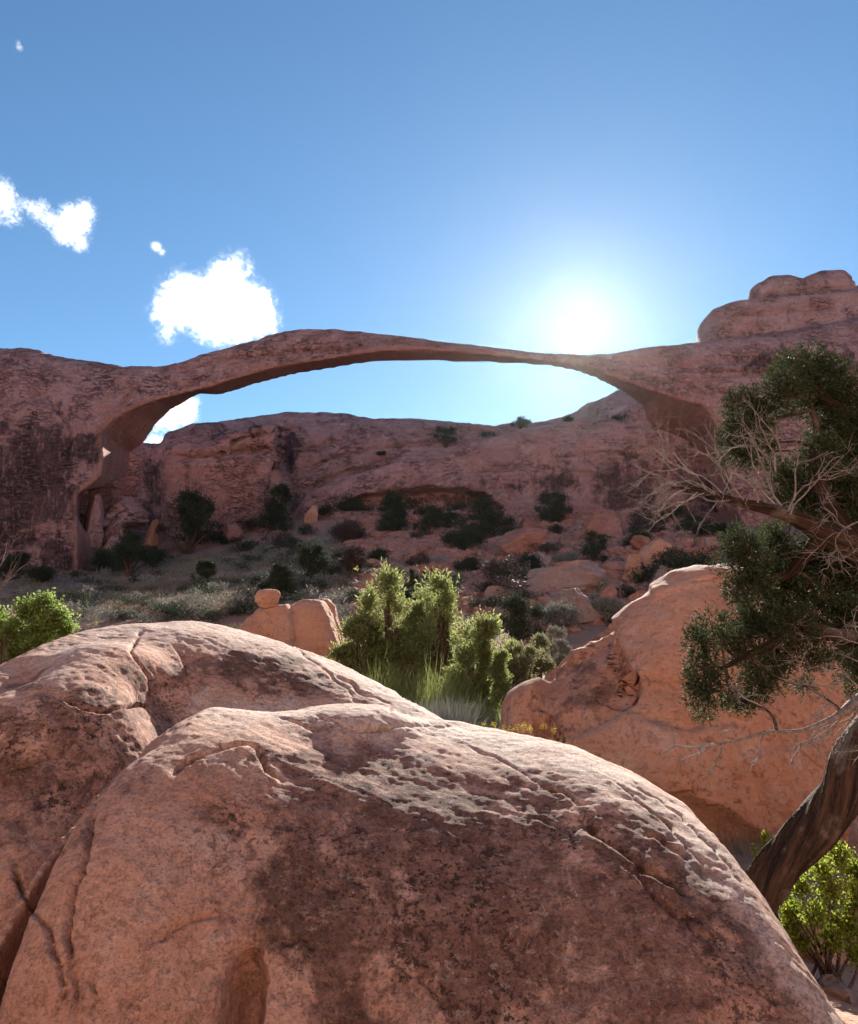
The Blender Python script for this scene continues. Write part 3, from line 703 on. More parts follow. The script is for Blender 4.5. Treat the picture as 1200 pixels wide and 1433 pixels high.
for cxx, cyy, rx, rz in ((960, 1215, .7, .88), (1010, 1225, .62, .80), (1060, 1240, .5, .62)):
    c = P(cxx, cyy, 9.62); R = smax(R, -g.ell(c, (rx, .52, rz)), 0.02)
rv, rf = g.mesh(R)
del R, R2
rv = relax(rv, rf, 2)
rn = vnormals(rv, rf)
rv = rv + rn * (0.10 * fbm(rv, 1.6, 3) + 0.03 * fbm(rv, 0.5, 4) + 0.010 * fbm(rv, 0.12, 3))[:, None]
rn = vnormals(rv, rf)
for ln, w, d in [([(852, 873), (862, 905), (875, 930), (885, 945), (870, 955)], 3, .10), ([(750, 955), (742, 985), (755, 1030), (782, 1045)], 3, .08), ([(880, 945), (935, 950), (960, 960)], 2.5, .05), ([(905, 1010), (950, 1015), (980, 1005)], 2.5, .04), ([(964, 818), (990, 812), (1020, 808)], 2, .04), ([(860, 990), (930, 1000), (990, 1020)], 5, .04), ([(945, 1110), (990, 1110), (1030, 1120), (1060, 1160)], 3, .04), ([(1100, 1040), (1150, 1080), (1170, 1100)], 4, .05), ([(850, 930), (845, 960), (865, 970), (872, 955)], 5, .05)]:
    rv = carve(rv, rn, ln, w, d)
rn = vnormals(rv, rf); px, py = proj(rv)
jx = 7 * fbm(rv, .5, 3, .6)
fac = (rv[:, 1] < 12.5)
for poly, dd, sw in [([(752, 1060), (748, 985), (756, 940), (852, 868), (862, 905), (876, 932), (892, 948), (884, 985), (840, 1010), (770, 1050)], -.20, 5), ([(870, 955), (940, 950), (1000, 975), (1040, 1010), (960, 1020), (905, 1008)], -.07, 6), ([(780, 1040), (880, 1000), (960, 1030), (940, 1100), (860, 1090)], .08, 14), ([(900, 800), (960, 790), (1030, 800), (1010, 815), (960, 822), (915, 838)], .06, 4), ([(1040, 1060), (1120, 1040), (1180, 1090), (1190, 1160), (1100, 1150)], .10, 8)]:
    sd = poly_sd(px + jx, py + jx * .7, poly)
    rv = rv + rn * (dd * sstep(sw, -sw, sd) * fac)[:, None]
px, py = proj(rv); hole = np.zeros(len(rv))
for hx, hy, r, d in [(956, 1085, 5, .10), (960, 1086, 4, .1), (937, 1087, 4, .08), (936, 1101, 4, .08), (947, 1100, 4, .08), (966, 1099, 4, .08), (984, 1093, 5, .09), (1033, 1094, 7, .12), (917, 1058, 4, .07), (922, 1078, 3, .06), (950, 1079, 3, .06)]:
    hole = np.maximum(hole, d * np.exp(-((px - hx) ** 2 + ((py - hy) * 1.2) ** 2) / r ** 2 * 0.7))
rv = rv + np.array([0, 1, 0]) * (hole * (rv[:, 1] < 11.5))[:, None]
varn = 0.6 * blotch(rv, [(745, 900), (840, 880), (880, 950), (860, 1000), (760, 1030)], 40, 0.3, 1.0)
varn = np.maximum(varn, 0.45 * blotch(rv, [(780, 1010), (900, 1015), (940, 1090), (900, 1100), (800, 1050)], 50, 0.8, 0.6, 4))
tag(obj('domed_boulder', rv, rf, M['smooth'], attrs={'varn': varn}), 'smooth orange domed boulder behind the leaning juniper trunk', 'boulder')
del g

# ---------------------------------------------------------------- single rocks
import bmesh
def ico(n):
    b = bmesh.new(); bmesh.ops.create_icosphere(b, subdivisions=n, radius=1.0)
    v = np.array([q.co[:] for q in b.verts]); f = np.array([[q.index for q in t.verts] for t in b.faces]); b.free()
    return v, f
ICO = {n: ico(n) for n in (2, 3, 4, 5)}
def rock_shape(seed, size, sub=4, planes=11, sharp=14, rough=0.10):
    rg = np.random.default_rng(seed)
    d, f = ICO[sub]
    nrm = rg.normal(size=(planes, 3)); nrm /= np.linalg.norm(nrm, axis=1, keepdims=True)
    nrm = np.concatenate([nrm, [[0, 0, 1], [0, 0, -1.0]]]); dist = np.concatenate([rg.uniform(0.62 if sharp > 8 else 0.85, 1.0, planes), [0.8, 0.8]])
    c = np.maximum(d @ nrm.T, 1e-3) / dist
    r = 1.0 / (c ** sharp).sum(1) ** (1 / sharp)
    v = d * r[:, None]
    v = v / np.abs(v).max(0)
    n = vnormals(v, f)
    v = v + n * (rough * 1.2 * fbm(v, 0.7, 5, 0.6, off=seed * 3.1) - rough * .8 * np.maximum(fbm(v, 0.5, 3, .5, ridged=True, off=seed * 1.7) - .3, 0) + rough * 0.5 * fbm(v * [0.3, 0.3, 1.8], 0.4, 3, off=seed))[:, None]
    return v * (np.asarray(size) / 2), f

def place_rock(name, label, cxp, base, w, h, seed, mat, Y=None, depth=0.9, tilt=0.0, rz=None, sub=5, planes=10, sharp=30, sink=0.15, group=None, ground=True):
    p = hit(cxp, base) if Y is None else P(cxp, base, Y)
    k = p[1] / F
    size = (w * k, w * k * depth, h * k * (1 + sink))
    v, f = rock_shape(seed, size, sub, planes, sharp)
    c, s = math.cos(tilt), math.sin(tilt)
    v = v @ np.array([[c, 0, s], [0, 1, 0], [-s, 0, c]])
    o = obj(name, v, f, M[mat], None, (p[0], p[1], p[2] + h * k * 0.5 - h * k * sink * 0.5))
    return tag(o, label, 'rock', group)

# ---------------------------------------------------------------- plant tools
def unit(a): return a / np.maximum(np.linalg.norm(a, axis=-1, keepdims=True), 1e-9)

def leaves(c, d, L, Wd, rg, fold=0.0):
    """one rhombic leaf per row: base point c, axis d, length L, width Wd"""
    n = len(c)
    side = unit(np.cross(d, unit(rg.normal(size=(n, 3)))))
    L = np.broadcast_to(L, n)[:, None]; Wd = np.broadcast_to(Wd, n)[:, None]
    nrm = np.cross(d, side)
    m = c + d * L * 0.5
    v = np.stack([c, m + side * Wd * 0.5 + nrm * Wd * fold, c + d * L, m - side * Wd * 0.5 + nrm * Wd * fold], 1).reshape(-1, 3)
    return v, np.arange(4 * n).reshape(n, 4)

class Tubes:
    def __init__(s): s.v, s.f, s.u, s.n = [], [], [], 0
    def add(s, pts, rad, k=5, wob=None):
        pts = np.asarray(pts, float); rad = np.broadcast_to(rad, len(pts))
        t = unit(np.gradient(pts, axis=0))
        up = np.array([0.31, 0.83, 0.46]); a = np.cross(t, up); bad = np.linalg.norm(a, axis=1) < 0.05
        a[bad] = np.cross(t[bad], [1, 0, 0.2]); a = unit(a); b = np.cross(t, a)
        th = np.linspace(0, 2 * np.pi, k, endpoint=False)
        ring = np.cos(th)[None, :, None] * a[:, None] + np.sin(th)[None, :, None] * b[:, None]
        v = (pts[:, None] + ring * rad[:, None, None])
        ln = np.concatenate([[0], np.cumsum(np.linalg.norm(np.diff(pts, axis=0), axis=1))])
        u = np.stack([np.broadcast_to(np.cos(th) * .1, (len(pts), k)), np.broadcast_to(np.sin(th) * .1, (len(pts), k)), np.broadcast_to(ln[:, None], (len(pts), k))], -1)
        i = np.arange(len(pts) * k).reshape(len(pts), k) + s.n
        j = np.roll(i, -1, 1)
        f = np.stack([i[:-1], j[:-1], j[1:], i[1:]], -1).reshape(-1, 4)
        s.v.append(v.reshape(-1, 3)); s.f.append(f); s.u.append(u.reshape(-1, 3)); s.n += len(pts) * k
        tip = np.array([[i[-1, 0], i[-1, k // 3], i[-1, 2 * k // 3], i[-1, 2 * k // 3]]])
        return pts
    def data(s): return np.concatenate(s.v), np.concatenate(s.f), np.concatenate(s.u)
    def obj(s, name, mat, parent=None):
        v, f, u = s.data()
        return obj(name, v, f, mat, parent, None, True, {'fib': u})

def wander(rg, p0, d0, L, n=7, curl=0.25, pull=None):
    p = [np.asarray(p0, float)]; d = unit(np.asarray(d0, float))
    for _ in range(n):
        d = d + rg.normal(size=3) * curl
        if pull is not None: d = d + np.asarray(pull)
        d = unit(d); p.append(p[-1] + d * L / n)
    return np.array(p), d

def twig(tb, rg, p0, d0, L, r, depth, curl=0.22, kids=4, spread=0.8, pull=None, k=4, flat=None, tips=None):
    n = 7 if depth > 0 else 5
    p, d = wander(rg, p0, d0, L, n, curl, pull)
    tb.add(p, np.linspace(r, r * (0.45 if depth else 0.25), len(p)), k)
    if tips is not None and depth == 0: tips.append((p[-1], d))
    if depth > 0:
        for q in range(kids):
            t = rg.uniform(0.25, 1.0); i = min(int(t * (len(p) - 1)), len(p) - 2)
            dd = unit(p[i + 1] - p[i]) + rg.normal(size=3) * spread
            if flat is not None: dd = dd * flat
            twig(tb, rg, p[i] + (p[i + 1] - p[i]) * rg.random(), dd, L * rg.uniform(0.4, 0.7), r * 0.5, depth - 1, curl * 1.15, kids, spread, pull, k, flat, tips)
    return p

def spray_cloud(rg, clumps, per, L, Wd, up=0.35, out=0.7, gap=0.0, gscale=0.3, kids=5, flat=1.0, soft=0.45, gauss=0.0):
    """foliage: clumps = (x, y, z, r[, rz]); little branching sprays of narrow leaves, with ragged gaps"""
    C, D, R = [], [], []
    for c in clumps:
        n = max(int(per * (c[3] ** 2)), 6)
        u = unit(rg.normal(size=(n, 3)))
        rr = rg.random(n) ** soft if not gauss else np.abs(rg.normal(size=n)) * gauss
        e = np.array([c[3], c[3], c[4] if len(c) > 4 else c[3] * flat])
        p = u * rr[:, None] * e
        lump = 1 + 0.28 * fbm(u * 2.0 + np.array(c[:3]) * 3, 1.0, 2)
        p = p * lump[:, None] + np.array(c[:3])
        C.append(p); D.append(unit(u * out + np.array([0, 0, up]) + rg.normal(size=(n, 3)) * 0.45)); R.append(rr)
    C, D, R = map(np.concatenate, (C, D, R))
    if gap:
        m = fbm(C, gscale, 3, 0.6) > (gap - 0.5)
        C, D, R = C[m], D[m], R[m]
    n = len(C)
    t = rg.random((n, kids))
    cc = (C[:, None] + D[:, None] * (t[..., None] * L * 2.0)).reshape(-1, 3)
    dd = unit(D[:, None] + rg.normal(size=(n, kids, 3)) * 0.55).reshape(-1, 3)
    sz = rg.uniform(0.6, 1.25, n * kids)
    v, f = leaves(cc, dd, L * sz, Wd * sz, rg)
    rnd = np.clip(0.5 + 0.32 * fbm(C, gscale * 1.5, 3)[:, None] + rg.normal(size=(n, kids)) * 0.17, 0, 1).ravel()
    return v, f, rnd

def base_fit(v, k): return v

def small_tree(name, label, cat, base, w, h, seed, mat='hilltree', group=None, lean=0.0, per=900, leaf=None, trunk=True, form='round', gap=0.36, woody='wood'):
    """juniper or shrub standing at base: gnarled stem, limbs, ragged crown of sprays"""
    rg = np.random.default_rng(seed)
    rt = thing(name, label, cat, tuple(base), group)
    tb = Tubes(); cl = []
    nl = 5 + int(rg.integers(0, 3))
    r = w / 2
    if form == 'round':
        asy = rg.normal(size=2) * .18 * r
        for i in range(nl + 10):
            a = rg.uniform(0, 2 * np.pi); t = rg.random(); zz = h * (0.07 + 0.80 * t); q = r * rg.uniform(0.15, 0.85) * (1 - 0.55 * max(t - .3, 0)); 
            cr = min(r * rg.uniform(0.16, 0.42), h * 0.26)
            cl.append((q * math.cos(a) + lean * zz + asy[0] * t, q * math.sin(a), zz, cr, cr * 0.8))
        cl.append((lean * h + asy[0], 0, h * 0.85, min(r, h) * 0.22)); cl.append((0, 0, h * 0.42, min(r * .5, h * 0.34)))
    elif form == 'low':
        for i in range(nl + 6):
            a = rg.uniform(0, 2 * np.pi); q = r * rg.uniform(0.1, 0.75)
            cr = min(r * 0.45, h * 0.45); zz = rg.uniform(0.3, 0.75) * h * (1 - 0.4 * (q / r))
            cl.append((q * math.cos(a), q * math.sin(a), zz, cr, cr * 0.8))
    elif form == 'plume':
        ld = [(rg.uniform(-.5, .5) * r, rg.uniform(-.4, .4) * r, u) for u in (1.0, rg.uniform(.8, .95), rg.uniform(.6, .8), rg.uniform(.45, .65), rg.uniform(.35, .6))]
        ld[0] = (0, 0, 1.0); ld[3] = (.62 * r, .1 * r, ld[3][2]); ld[4] = (-.62 * r, -.1 * r, ld[4][2])
        for lx, ly, lh in ld:
            for i in range(15):
                t = rg.random() ** 0.8; a = rg.uniform(0, 2 * np.pi); q = r * 0.36 * (1 - 0.72 * t) * rg.random() ** .5
                cr = r * rg.uniform(0.09, 0.17) * (1 - 0.3 * t); fl = 0.25 + .75 * t
                cl.append((q * math.cos(a) + lx * fl + lean * t * h, q * math.sin(a) + ly * fl, h * lh * (0.10 + 0.83 * t), cr, cr * rg.uniform(1.6, 3.2)))
        cl.append((lean * h, 0, h * 0.88, r * 0.22, h * 0.12))
    for c in cl:
        e = np.array(c[:3]); n = 5; s = np.linspace(0, 1, n)[:, None]
        e = e * .85; m = e * np.array([0.35, 0.35, 0.4]) + rg.normal(size=3) * 0.06 * r
        p = (1 - s) ** 2 * np.array([rg.normal() * .04 * r, rg.normal() * .04 * r, -0.05 * h]) + 2 * s * (1 - s) * m + s ** 2 * e
        tb.add(p, np.linspace(0.035, 0.010, n) * min(w, h) * (1.1 if form != 'low' else .5), 5)
    tb.obj('trunk', M[woody], rt)
    L = leaf or max(0.05, w * 0.035)
    tilt = 0.24 if form == 'plume' else 0.40
    v, f, rnd = spray_cloud(rg, cl, per / (r * r), L, L * tilt, 1.1 if form == 'plume' else 0.5, 0.55, gap, r * 0.35, 5, 1.0, 0.55, 0.58)
    v[:, 2] = np.maximum(v[:, 2], 0.02)
    obj('crown', v, f, M[mat], rt, None, False, {'rnd': rnd})
    return rt

def blades(rg, cs, n, h, spread, w, mat_r=(0, 1)):
    """tuft of thin upright stems"""
    C, D, L = [], [], []
    for c in cs:
        a = rg.normal(size=(n, 2)) * spread * 0.25
        C.append(np.column_stack([c[0] + a[:, 0], c[1] + a[:, 1], np.full(n, c[2])]))
        D.append(unit(np.column_stack([a * 1.6 / max(spread, .01) + rg.normal(size=(n, 2)) * .14, np.ones(n)])))
        L.append(h * rg.uniform(0.5, 1.05, n) * (c[3] if len(c) > 3 else 1))
    C, D, L = map(np.concatenate, (C, D, L))
    v, f = leaves(C, D, L, w, rg)
    return v, f, np.clip(rg.normal(0.5, 0.22, len(C)), 0, 1)

from mathutils.bvhtree import BVHTree
# ---------------------------------------------------------------- the leaning juniper at the edge of the photo
def px_path(pts, n=40):
    """smooth 3-D path through (px, py, Y) points"""
    w = np.array([P(*p[:3]) for p in pts]); r = np.array([p[3] for p in pts]) if len(pts[0]) > 3 else None
    t = np.arange(len(w)); q = np.linspace(0, len(w) - 1, n)
    out = []
    for c in range(3):
        y = w[:, c]; m = np.gradient(y)
        i = np.clip(q.astype(int), 0, len(w) - 2); s = q - i
        out.append((2*s**3-3*s**2+1)*y[i] + (s**3-2*s**2+s)*m[i] + (-2*s**3+3*s**2)*y[i+1] + (s**3-s**2)*m[i+1])
    return np.stack(out, 1), (np.interp(q, t, r) if r is not None else None)

rg = np.random.default_rng(31)
base = P(1100, 1330, 5.25)
jt = thing('leaning_juniper', 'old gnarled juniper with leaning trunk and bleached dead twigs before the domed boulder', 'tree', tuple(base))
def underj(o, p=None): return under(o, p or jt)
def thick(pts, n=90, k=40, amp=0.16, seed=0, tw=2.2):
    path, r = px_path(pts, n)
    tb = Tubes(); tb.add(path, r, k)
    v, f, u = tb.data()
    th = np.tile(np.linspace(0, 2 * np.pi, k, endpoint=False), n); ln = np.repeat(np.linspace(0, 1, n), k) * np.linalg.norm(np.diff(path, axis=0), axis=1).sum()
    q = np.column_stack([np.cos(th + tw * ln) * 1.7, np.sin(th + tw * ln) * 1.7, ln * 1.3]) + seed
    rr = np.repeat(r, k); cen = np.repeat(path, k, 0)
    d = 1 + amp * (1.3 * fbm(q, 1.0, 2) + 0.9 * np.minimum(fbm(q * [1.8, 1.8, .7], 0.6, 3, ridged=True), 0.2) + 0.35 * fbm(q * [1, 1, .35], 0.16, 3))
    v = cen + (v - cen) * d[:, None]
    fib = np.column_stack([np.cos(th + tw * ln) * .22, np.sin(th + tw * ln) * .22, ln])
    return v, f, fib, path
def thick_obj(name, mat, *a, **k):
    v, f, fib, path = thick(*a, **k)
    return underj(obj(name, v, f, mat, None, None, True, {'fib': fib})), path
trunk, tp = thick_obj('trunk', M['bark'], [(1105, 1400, 5.4, .10), (1088, 1335, 5.3, .07), (1068, 1285, 5.2, .085), (1062, 1258, 5.15, .115), (1080, 1224, 5.1, .118), (1110, 1190, 5.1, .115), (1145, 1155, 5.1, .11), (1175, 1112, 5.1, .118), (1205, 1060, 5.1, .125), (1245, 1000, 5.1, .125), (1285, 940, 5.1, .125), (1310, 880, 5.1, .12)], n=190, k=72, amp=0.3)
limb, lp = thick_obj('limb', M['bark'], [(1310, 890, 5.1, .13), (1290, 835, 5.1, .11), (1240, 795, 5.05, .095), (1195, 768, 5.0, .08), (1150, 744, 4.95, .062), (1112, 724, 4.9, .045), (1075, 712, 4.85, .034), (1040, 704, 4.8, .024), (1000, 692, 4.75, .016), (970, 684, 4.7, .011), (940, 682, 4.65, .007)], n=120, k=30, amp=0.25, seed=5)
l2, l2p = thick_obj('limb', M['bark'], [(1310, 870, 5.1, .13), (1330, 760, 5.2, .11), (1300, 660, 5.3, .09), (1240, 600, 5.3, .06), (1180, 575, 5.3, .045), (1140, 545, 5.3, .03), (1120, 520, 5.3, .015)], n=60, k=16, amp=0.2, seed=8)
l3, l3p = thick_obj('limb', M['dead'], [(1270, 985, 5.1, .06), (1225, 968, 4.9, .045), (1195, 985, 4.8, .032), (1165, 1005, 4.75, .016), (1120, 1022, 4.7, .010), (1075, 1024, 4.65, .008), (1040, 1034, 4.6, .007), (1000, 1042, 4.55, .007), (965, 1046, 4.5, .004)], n=60, k=12, amp=0.25, seed=11)
l4, l4p = thick_obj('limb', M['bark'], [(1280, 850, 5.1, .09), (1230, 880, 5.0, .06), (1180, 890, 4.95, .04), (1120, 880, 4.9, .03), (1070, 905, 4.85, .022), (1020, 930, 4.8, .014), (985, 950, 4.8, .008)], n=50, k=12, amp=0.2, seed=14)
l5, l5p = thick_obj('limb', M['bark'], [(1200, 765, 5.0, .06), (1150, 690, 5.1, .045), (1138, 640, 5.2, .035), (1142, 600, 5.25, .024), (1128, 545, 5.25, .012)], n=40, k=10, amp=0.2, seed=17)
l6, l6p = thick_obj('limb', M['bark'], [(1150, 750, 4.95, .05), (1105, 800, 5.1, .035), (1070, 810, 5.1, .025), (1040, 790, 5.1, .014), (1025, 770, 5.1, .008)], n=40, k=10, amp=0.2, seed=19)

FO = [(1108, 520, 30, 5.3), (1135, 512, 28, 5.35), (1160, 530, 30, 5.35), (1100, 550, 32, 5.25), (1140, 556, 36, 5.3), (1172, 565, 24, 5.3), 
      (1030, 568, 22, 5.3), (1055, 562, 22, 5.3), (1032, 600, 26, 5.3), (1062, 590, 24, 5.35), (1030, 635, 24, 5.3), (1060, 630, 26, 5.35), 
      (1190, 590, 32, 5.3), (1165, 610, 34, 5.3), (1195, 640, 40, 5.35), (1150, 640, 30, 5.35), (1100, 670, 28, 5.4), (1140, 680, 32, 5.35), (1175, 690, 34, 5.3), (1210, 690, 36, 5.3), (1125, 712, 26, 5.3), (1095, 700, 20, 5.35),
      (1028, 760, 22, 5.1), (1050, 775, 26, 5.1), (1020, 790, 20, 5.1), (1060, 810, 24, 5.1), (1035, 825, 20, 5.1), (1090, 765, 28, 5.2), (1115, 790, 32, 5.25), (1085, 810, 30, 5.2), (1150, 800, 24, 5.3), (1180, 815, 34, 5.3), (1140, 835, 32, 5.25), (1100, 840, 28, 5.2), (1200, 850, 34, 5.3), (1165, 860, 30, 5.2),
      (1060, 850, 30, 5.05), (1045, 880, 26, 5.0), (1080, 880, 30, 5.0), (1110, 875, 26, 5.05), (1000, 880, 22, 4.9), (980, 895, 20, 4.9), (1010, 905, 24, 4.9), (1030, 895, 18, 4.9), (975, 930, 16, 4.85), (990, 955, 24, 4.85), (1010, 965, 20, 4.85), (975, 975, 17, 4.85), (985, 995, 12, 4.85), (1030, 985, 14, 4.85),
      (1060, 930, 26, 4.95), (1085, 925, 24, 4.95), (1060, 960, 20, 4.95), (1085, 955, 14, 4.95), (1120, 915, 20, 5), (1150, 895, 22, 5.05), (1195, 900, 26, 5.1), (1125, 960, 9, 4.95), (1050, 985, 10, 4.95),
      (1200, 720, 34, 5.2), (1170, 725, 26, 5.25), (1215, 750, 30, 5.2), (1140, 770, 20, 5.2), (1205, 800, 34, 5.15), (1180, 780, 26, 5.2), (1215, 880, 34, 5.1), (1190, 930, 26, 5.05), (1215, 950, 30, 5.05), (1200, 545, 26, 5.3), (1210, 600, 34, 5.3), (1075, 745, 16, 5.2), (1125, 870, 24, 5.1), (1145, 925, 14, 5.0)]
cl = []
for a, b, r, y in FO:
    c = P(a, b, y + rg.normal() * 0.12); cl.append((c[0], c[1], c[2], r * y / F))
v, f, rnd = spray_cloud(rg, [(*c[:3], c[3] * 1.08) for c in cl], 36000, 0.024, 0.0075, 0.25, 0.75, 0.45, 0.09, 7, 1.0, 0.6)
underj(obj('foliage', v, f, M['juniper'], None, None, False, {'rnd': rnd}))
# small live twigs carrying the clumps
tb = Tubes()
allp = np.concatenate([lp[30:], l2p[20:], l3p[10:], l4p[10:], l5p[8:], l6p[8:]])
for c in cl:
    e = np.array(c[:3]); i = np.argmin(((allp - e) ** 2).sum(1)); s0 = allp[i]
    m = (s0 + e) / 2 + rg.normal(size=3) * 0.05
    s = np.linspace(0, 1, 7)[:, None]
    p = (1 - s) ** 2 * s0 + 2 * s * (1 - s) * m + s ** 2 * e
    tb.add(p, np.linspace(0.012, 0.005, 7), 5)
    for q in range(5): twig(tb, rg, e + rg.normal(size=3) * c[3] * .2, rg.normal(size=3), c[3] * 1.1, 0.004, 1, 0.25, 3)
underj(tb.obj('live_twigs', M['wood']))
# bleached dead twigs
def dead(starts, kids=4, depth=2, r=0.0062, spread=0.7, curl=0.2, flat=(1, .6, 1)):
    tb = Tubes()
    for a, b, y, c, d, ln in starts:
        p0 = P(a, b, y); p1 = P(c, d, y - 0.05)
        twig(tb, rg, p0, p1 - p0, np.linalg.norm(p1 - p0) * ln, r, depth, curl, kids, spread, None, 5, np.array(flat))
    return underj(tb.obj('dead_twigs', M['dead']))
dead([(1100, 725, 4.85, 1060, 600, 1.0), (1100, 722, 4.85, 1085, 610, 1.0), (1090, 715, 4.85, 1040, 625, 1.0), (1075, 640, 4.8, 1020, 570, .9), (1105, 720, 4.8, 1120, 640, 1.0), (1080, 690, 4.8, 1030, 680, .9), (1095, 640, 4.8, 1050, 560, .8), (1060, 705, 4.8, 1030, 640, .9), (1110, 700, 4.8, 1130, 600, .9), (1085, 660, 4.8, 1075, 580, .8), (1070, 680, 4.8, 1005, 600, .8)], 4, 2)
dead([(1025, 695, 4.75, 960, 600, 1.0), (1010, 690, 4.7, 965, 560, 1.0), (990, 688, 4.7, 925, 610, 1.0), (1000, 690, 4.7, 900, 650, 1.0), (970, 684, 4.7, 880, 660, 1.0), (960, 684, 4.65, 905, 700, 1.0), (985, 690, 4.7, 910, 720, 1.0), (975, 690, 4.7, 925, 740, 1.0), (1020, 700, 4.7, 960, 720, 1.0), (1040, 700, 4.75, 1000, 600, .9), (1000, 692, 4.7, 950, 640, .9), (950, 684, 4.7, 920, 690, .8)], 5, 2, 0.0048, 0.75, 0.2)
dead([(965, 1046, 4.5, 915, 1048, 1.0), (1000, 1042, 4.55, 940, 1060, .9), (1010, 1040, 4.55, 1000, 1090, 1.0), (1070, 1022, 4.65, 1062, 1060, 1.0), (1060, 1060, 4.62, 1048, 1080, .8), (1020, 1022, 4.6, 1000, 1020, .6), (1120, 1040, 4.65, 1115, 1090, .8), (985, 1042, 4.5, 975, 1065, .8), (1030, 1030, 4.6, 1022, 1015, .6)], 3, 1, 0.006, 0.55, 0.16, (1, .4, 1))
dead([(1190, 985, 4.8, 1130, 1010, 1.0), (1200, 960, 4.8, 1150, 930, 1.0), (1205, 980, 4.8, 1170, 1040, 1.0), (1180, 1000, 4.75, 1120, 1045, 1.0), (1195, 1000, 4.8, 1150, 1060, .8), (1220, 930, 4.9, 1120, 905, 1.0), (1200, 900, 4.9, 1120, 880, 1.0), (1210, 1010, 4.85, 1180, 1075, .9), (1180, 950, 4.8, 1090, 1000, 1.0), (1150, 900, 4.85, 1095, 940, 1.0), (1210, 880, 4.85, 1160, 870, 1.0), (1060, 985, 4.7, 1010, 955, .9), (1170, 770, 4.85, 1130, 800, .9), (1190, 740, 4.85, 1130, 715, 1.0), (1200, 730, 4.85, 1090, 735, 1.0)], 6, 2, 0.0055, 0.8, 0.22)
# ---------------------------------------------------------------- trees and bushes behind the near boulder
def on_ground(px, Y):
    x, y, z = [float(a) for a in ray(px, 905)]; X = x / y * Y
    return np.array([X, Y, float(zg(X, Y)[0])])
def stand(px, top, Y):
    b = on_ground(px, Y); t = P(px, top, Y)
    return b, t[2] - b[2]
def wpx(w, Y): return w * Y / F

for pxc, top, w, Y, ln, sd, lab in [(582, 846, 70, 25.6, 0.0, 6, 'green juniper half hidden between the tall and the middle plumed junipers'), (543, 797, 92, 24.0, 0.0, 3, 'tall sunlit green juniper with two plume tops, the one standing furthest from the domed boulder'), (617, 802, 84, 25.0, -0.01, 4, 'sunlit green juniper with a single tall plume, the middle one of three side by side'), (676, 872, 78, 22.5, 0.03, 5, 'short dense green juniper, lowest of the three side by side behind the boulder edge')]:
    b, h = stand(pxc, top, Y)
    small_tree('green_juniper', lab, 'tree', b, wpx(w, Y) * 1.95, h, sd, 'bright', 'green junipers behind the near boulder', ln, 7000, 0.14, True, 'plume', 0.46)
b, h = stand(508, 858, 23.5)
small_tree('green_juniper', 'low green juniper bush beside the tall two-plumed juniper', 'tree', b, wpx(80, 23.5) * 1.2, h, 8, 'bright', 'green junipers behind the near boulder', 0, 7000, 0.09, True, 'round', 0.40)
b, h = stand(728, 893, 22)
small_tree('olive_shrub', 'pale olive shrub with open twigs between the green junipers and the wedge of rock', 'shrub', b, wpx(66, 22), h, 9, 'olive', None, 0, 4200, 0.055, True, 'round', 0.44)

for pxc, top, w, Y, sd, mat, lab in [(752, 880, 50, 26, 91, 'olive', 'grey olive shrub just above the wedge of rock, behind the paler olive shrub'), (775, 872, 46, 31, 92, 'sage', 'grey shrub on the near side of the slope above the domed boulder edge'), (700, 905, 40, 20, 93, 'bright', 'small green juniper sprig between the short juniper and the olive shrub'), (785, 890, 40, 27, 94, 'sage', 'low grey shrub touching the skyline of the domed boulder')]:
    b, h = stand(pxc, top, Y)
    small_tree('olive_shrub', lab, 'shrub', b, wpx(w, Y), h, sd, mat, None, 0, 3000, 0.06, True, 'round', 0.40)
rg = np.random.default_rng(77)
def tuft(label, px0, px1, top, Y, n, nb, w=0.008, mat='ephedra', name='stem_bush', cat='shrub', group=None, sp=0.5):
    c0 = on_ground((px0 + px1) / 2, Y); rt_h = P((px0 + px1) / 2, top, Y)[2] - c0[2]
    cs = [((rg.uniform(px0, px1) - (px0 + px1) / 2) * Y / F, rg.uniform(-.5, .5), -0.05, rg.uniform(.45, 1.0)) for _ in range(n)]
    v, f, r = blades(rg, cs, nb, rt_h, sp, w)
    n2 = len(r) // 2                                                     # side stems
    i = rg.integers(0, len(r), n2); t = rg.uniform(.35, .8, n2)[:, None]
    c = v[i * 4] * (1 - t) + v[i * 4 + 2] * t; d = unit(v[i * 4 + 2] - v[i * 4] + rg.normal(size=(n2, 3)) * .28)
    v2, f2 = leaves(c, d, rt_h * rg.uniform(.15, .3, n2), w * .8, rg)
    o = obj(name, np.concatenate([v, v2]), np.concatenate([f, f2 + len(v)]), M[mat], None, tuple(c0), False, {'rnd': np.concatenate([r, r[i]])})
    return tag(o, label, cat, group)
tuft('yellow green jointed stem bush growing below the red pinnacle rocks', 405, 545, 886, 20.0, 14, 120)
tuft('green broom-like stem bush standing in front of the middle juniper', 570, 650, 900, 20.0, 7, 110)
tuft('soft green stem bush at the foot of the short juniper', 640, 718, 950, 18.0, 8, 120)
tuft('upright yellow green stem bush between the tall and the middle juniper', 560, 610, 885, 20.5, 5, 100)
tuft('grey dry stem bush in front of the tall juniper', 590, 650, 960, 17.0, 12, 120, 0.008, 'sage')
b = on_ground(716, 9.0)
rt = thing('flowering_bush', 'small bush with yellow flower heads peeping over the near boulder', 'shrub', tuple(b))
h = P(716, 1004, 9.0)[2] - b[2]
cs = [((rg.uniform(675, 756) - 716) * 9 / F, rg.uniform(-.25, .25), -.05, rg.uniform(.86, 1.0)) for _ in range(16)]
v, f, r = blades(rg, cs, 60, h, .25, 0.006); obj('stems', v, f, M['ephedra'], rt, None, False, {'rnd': r})
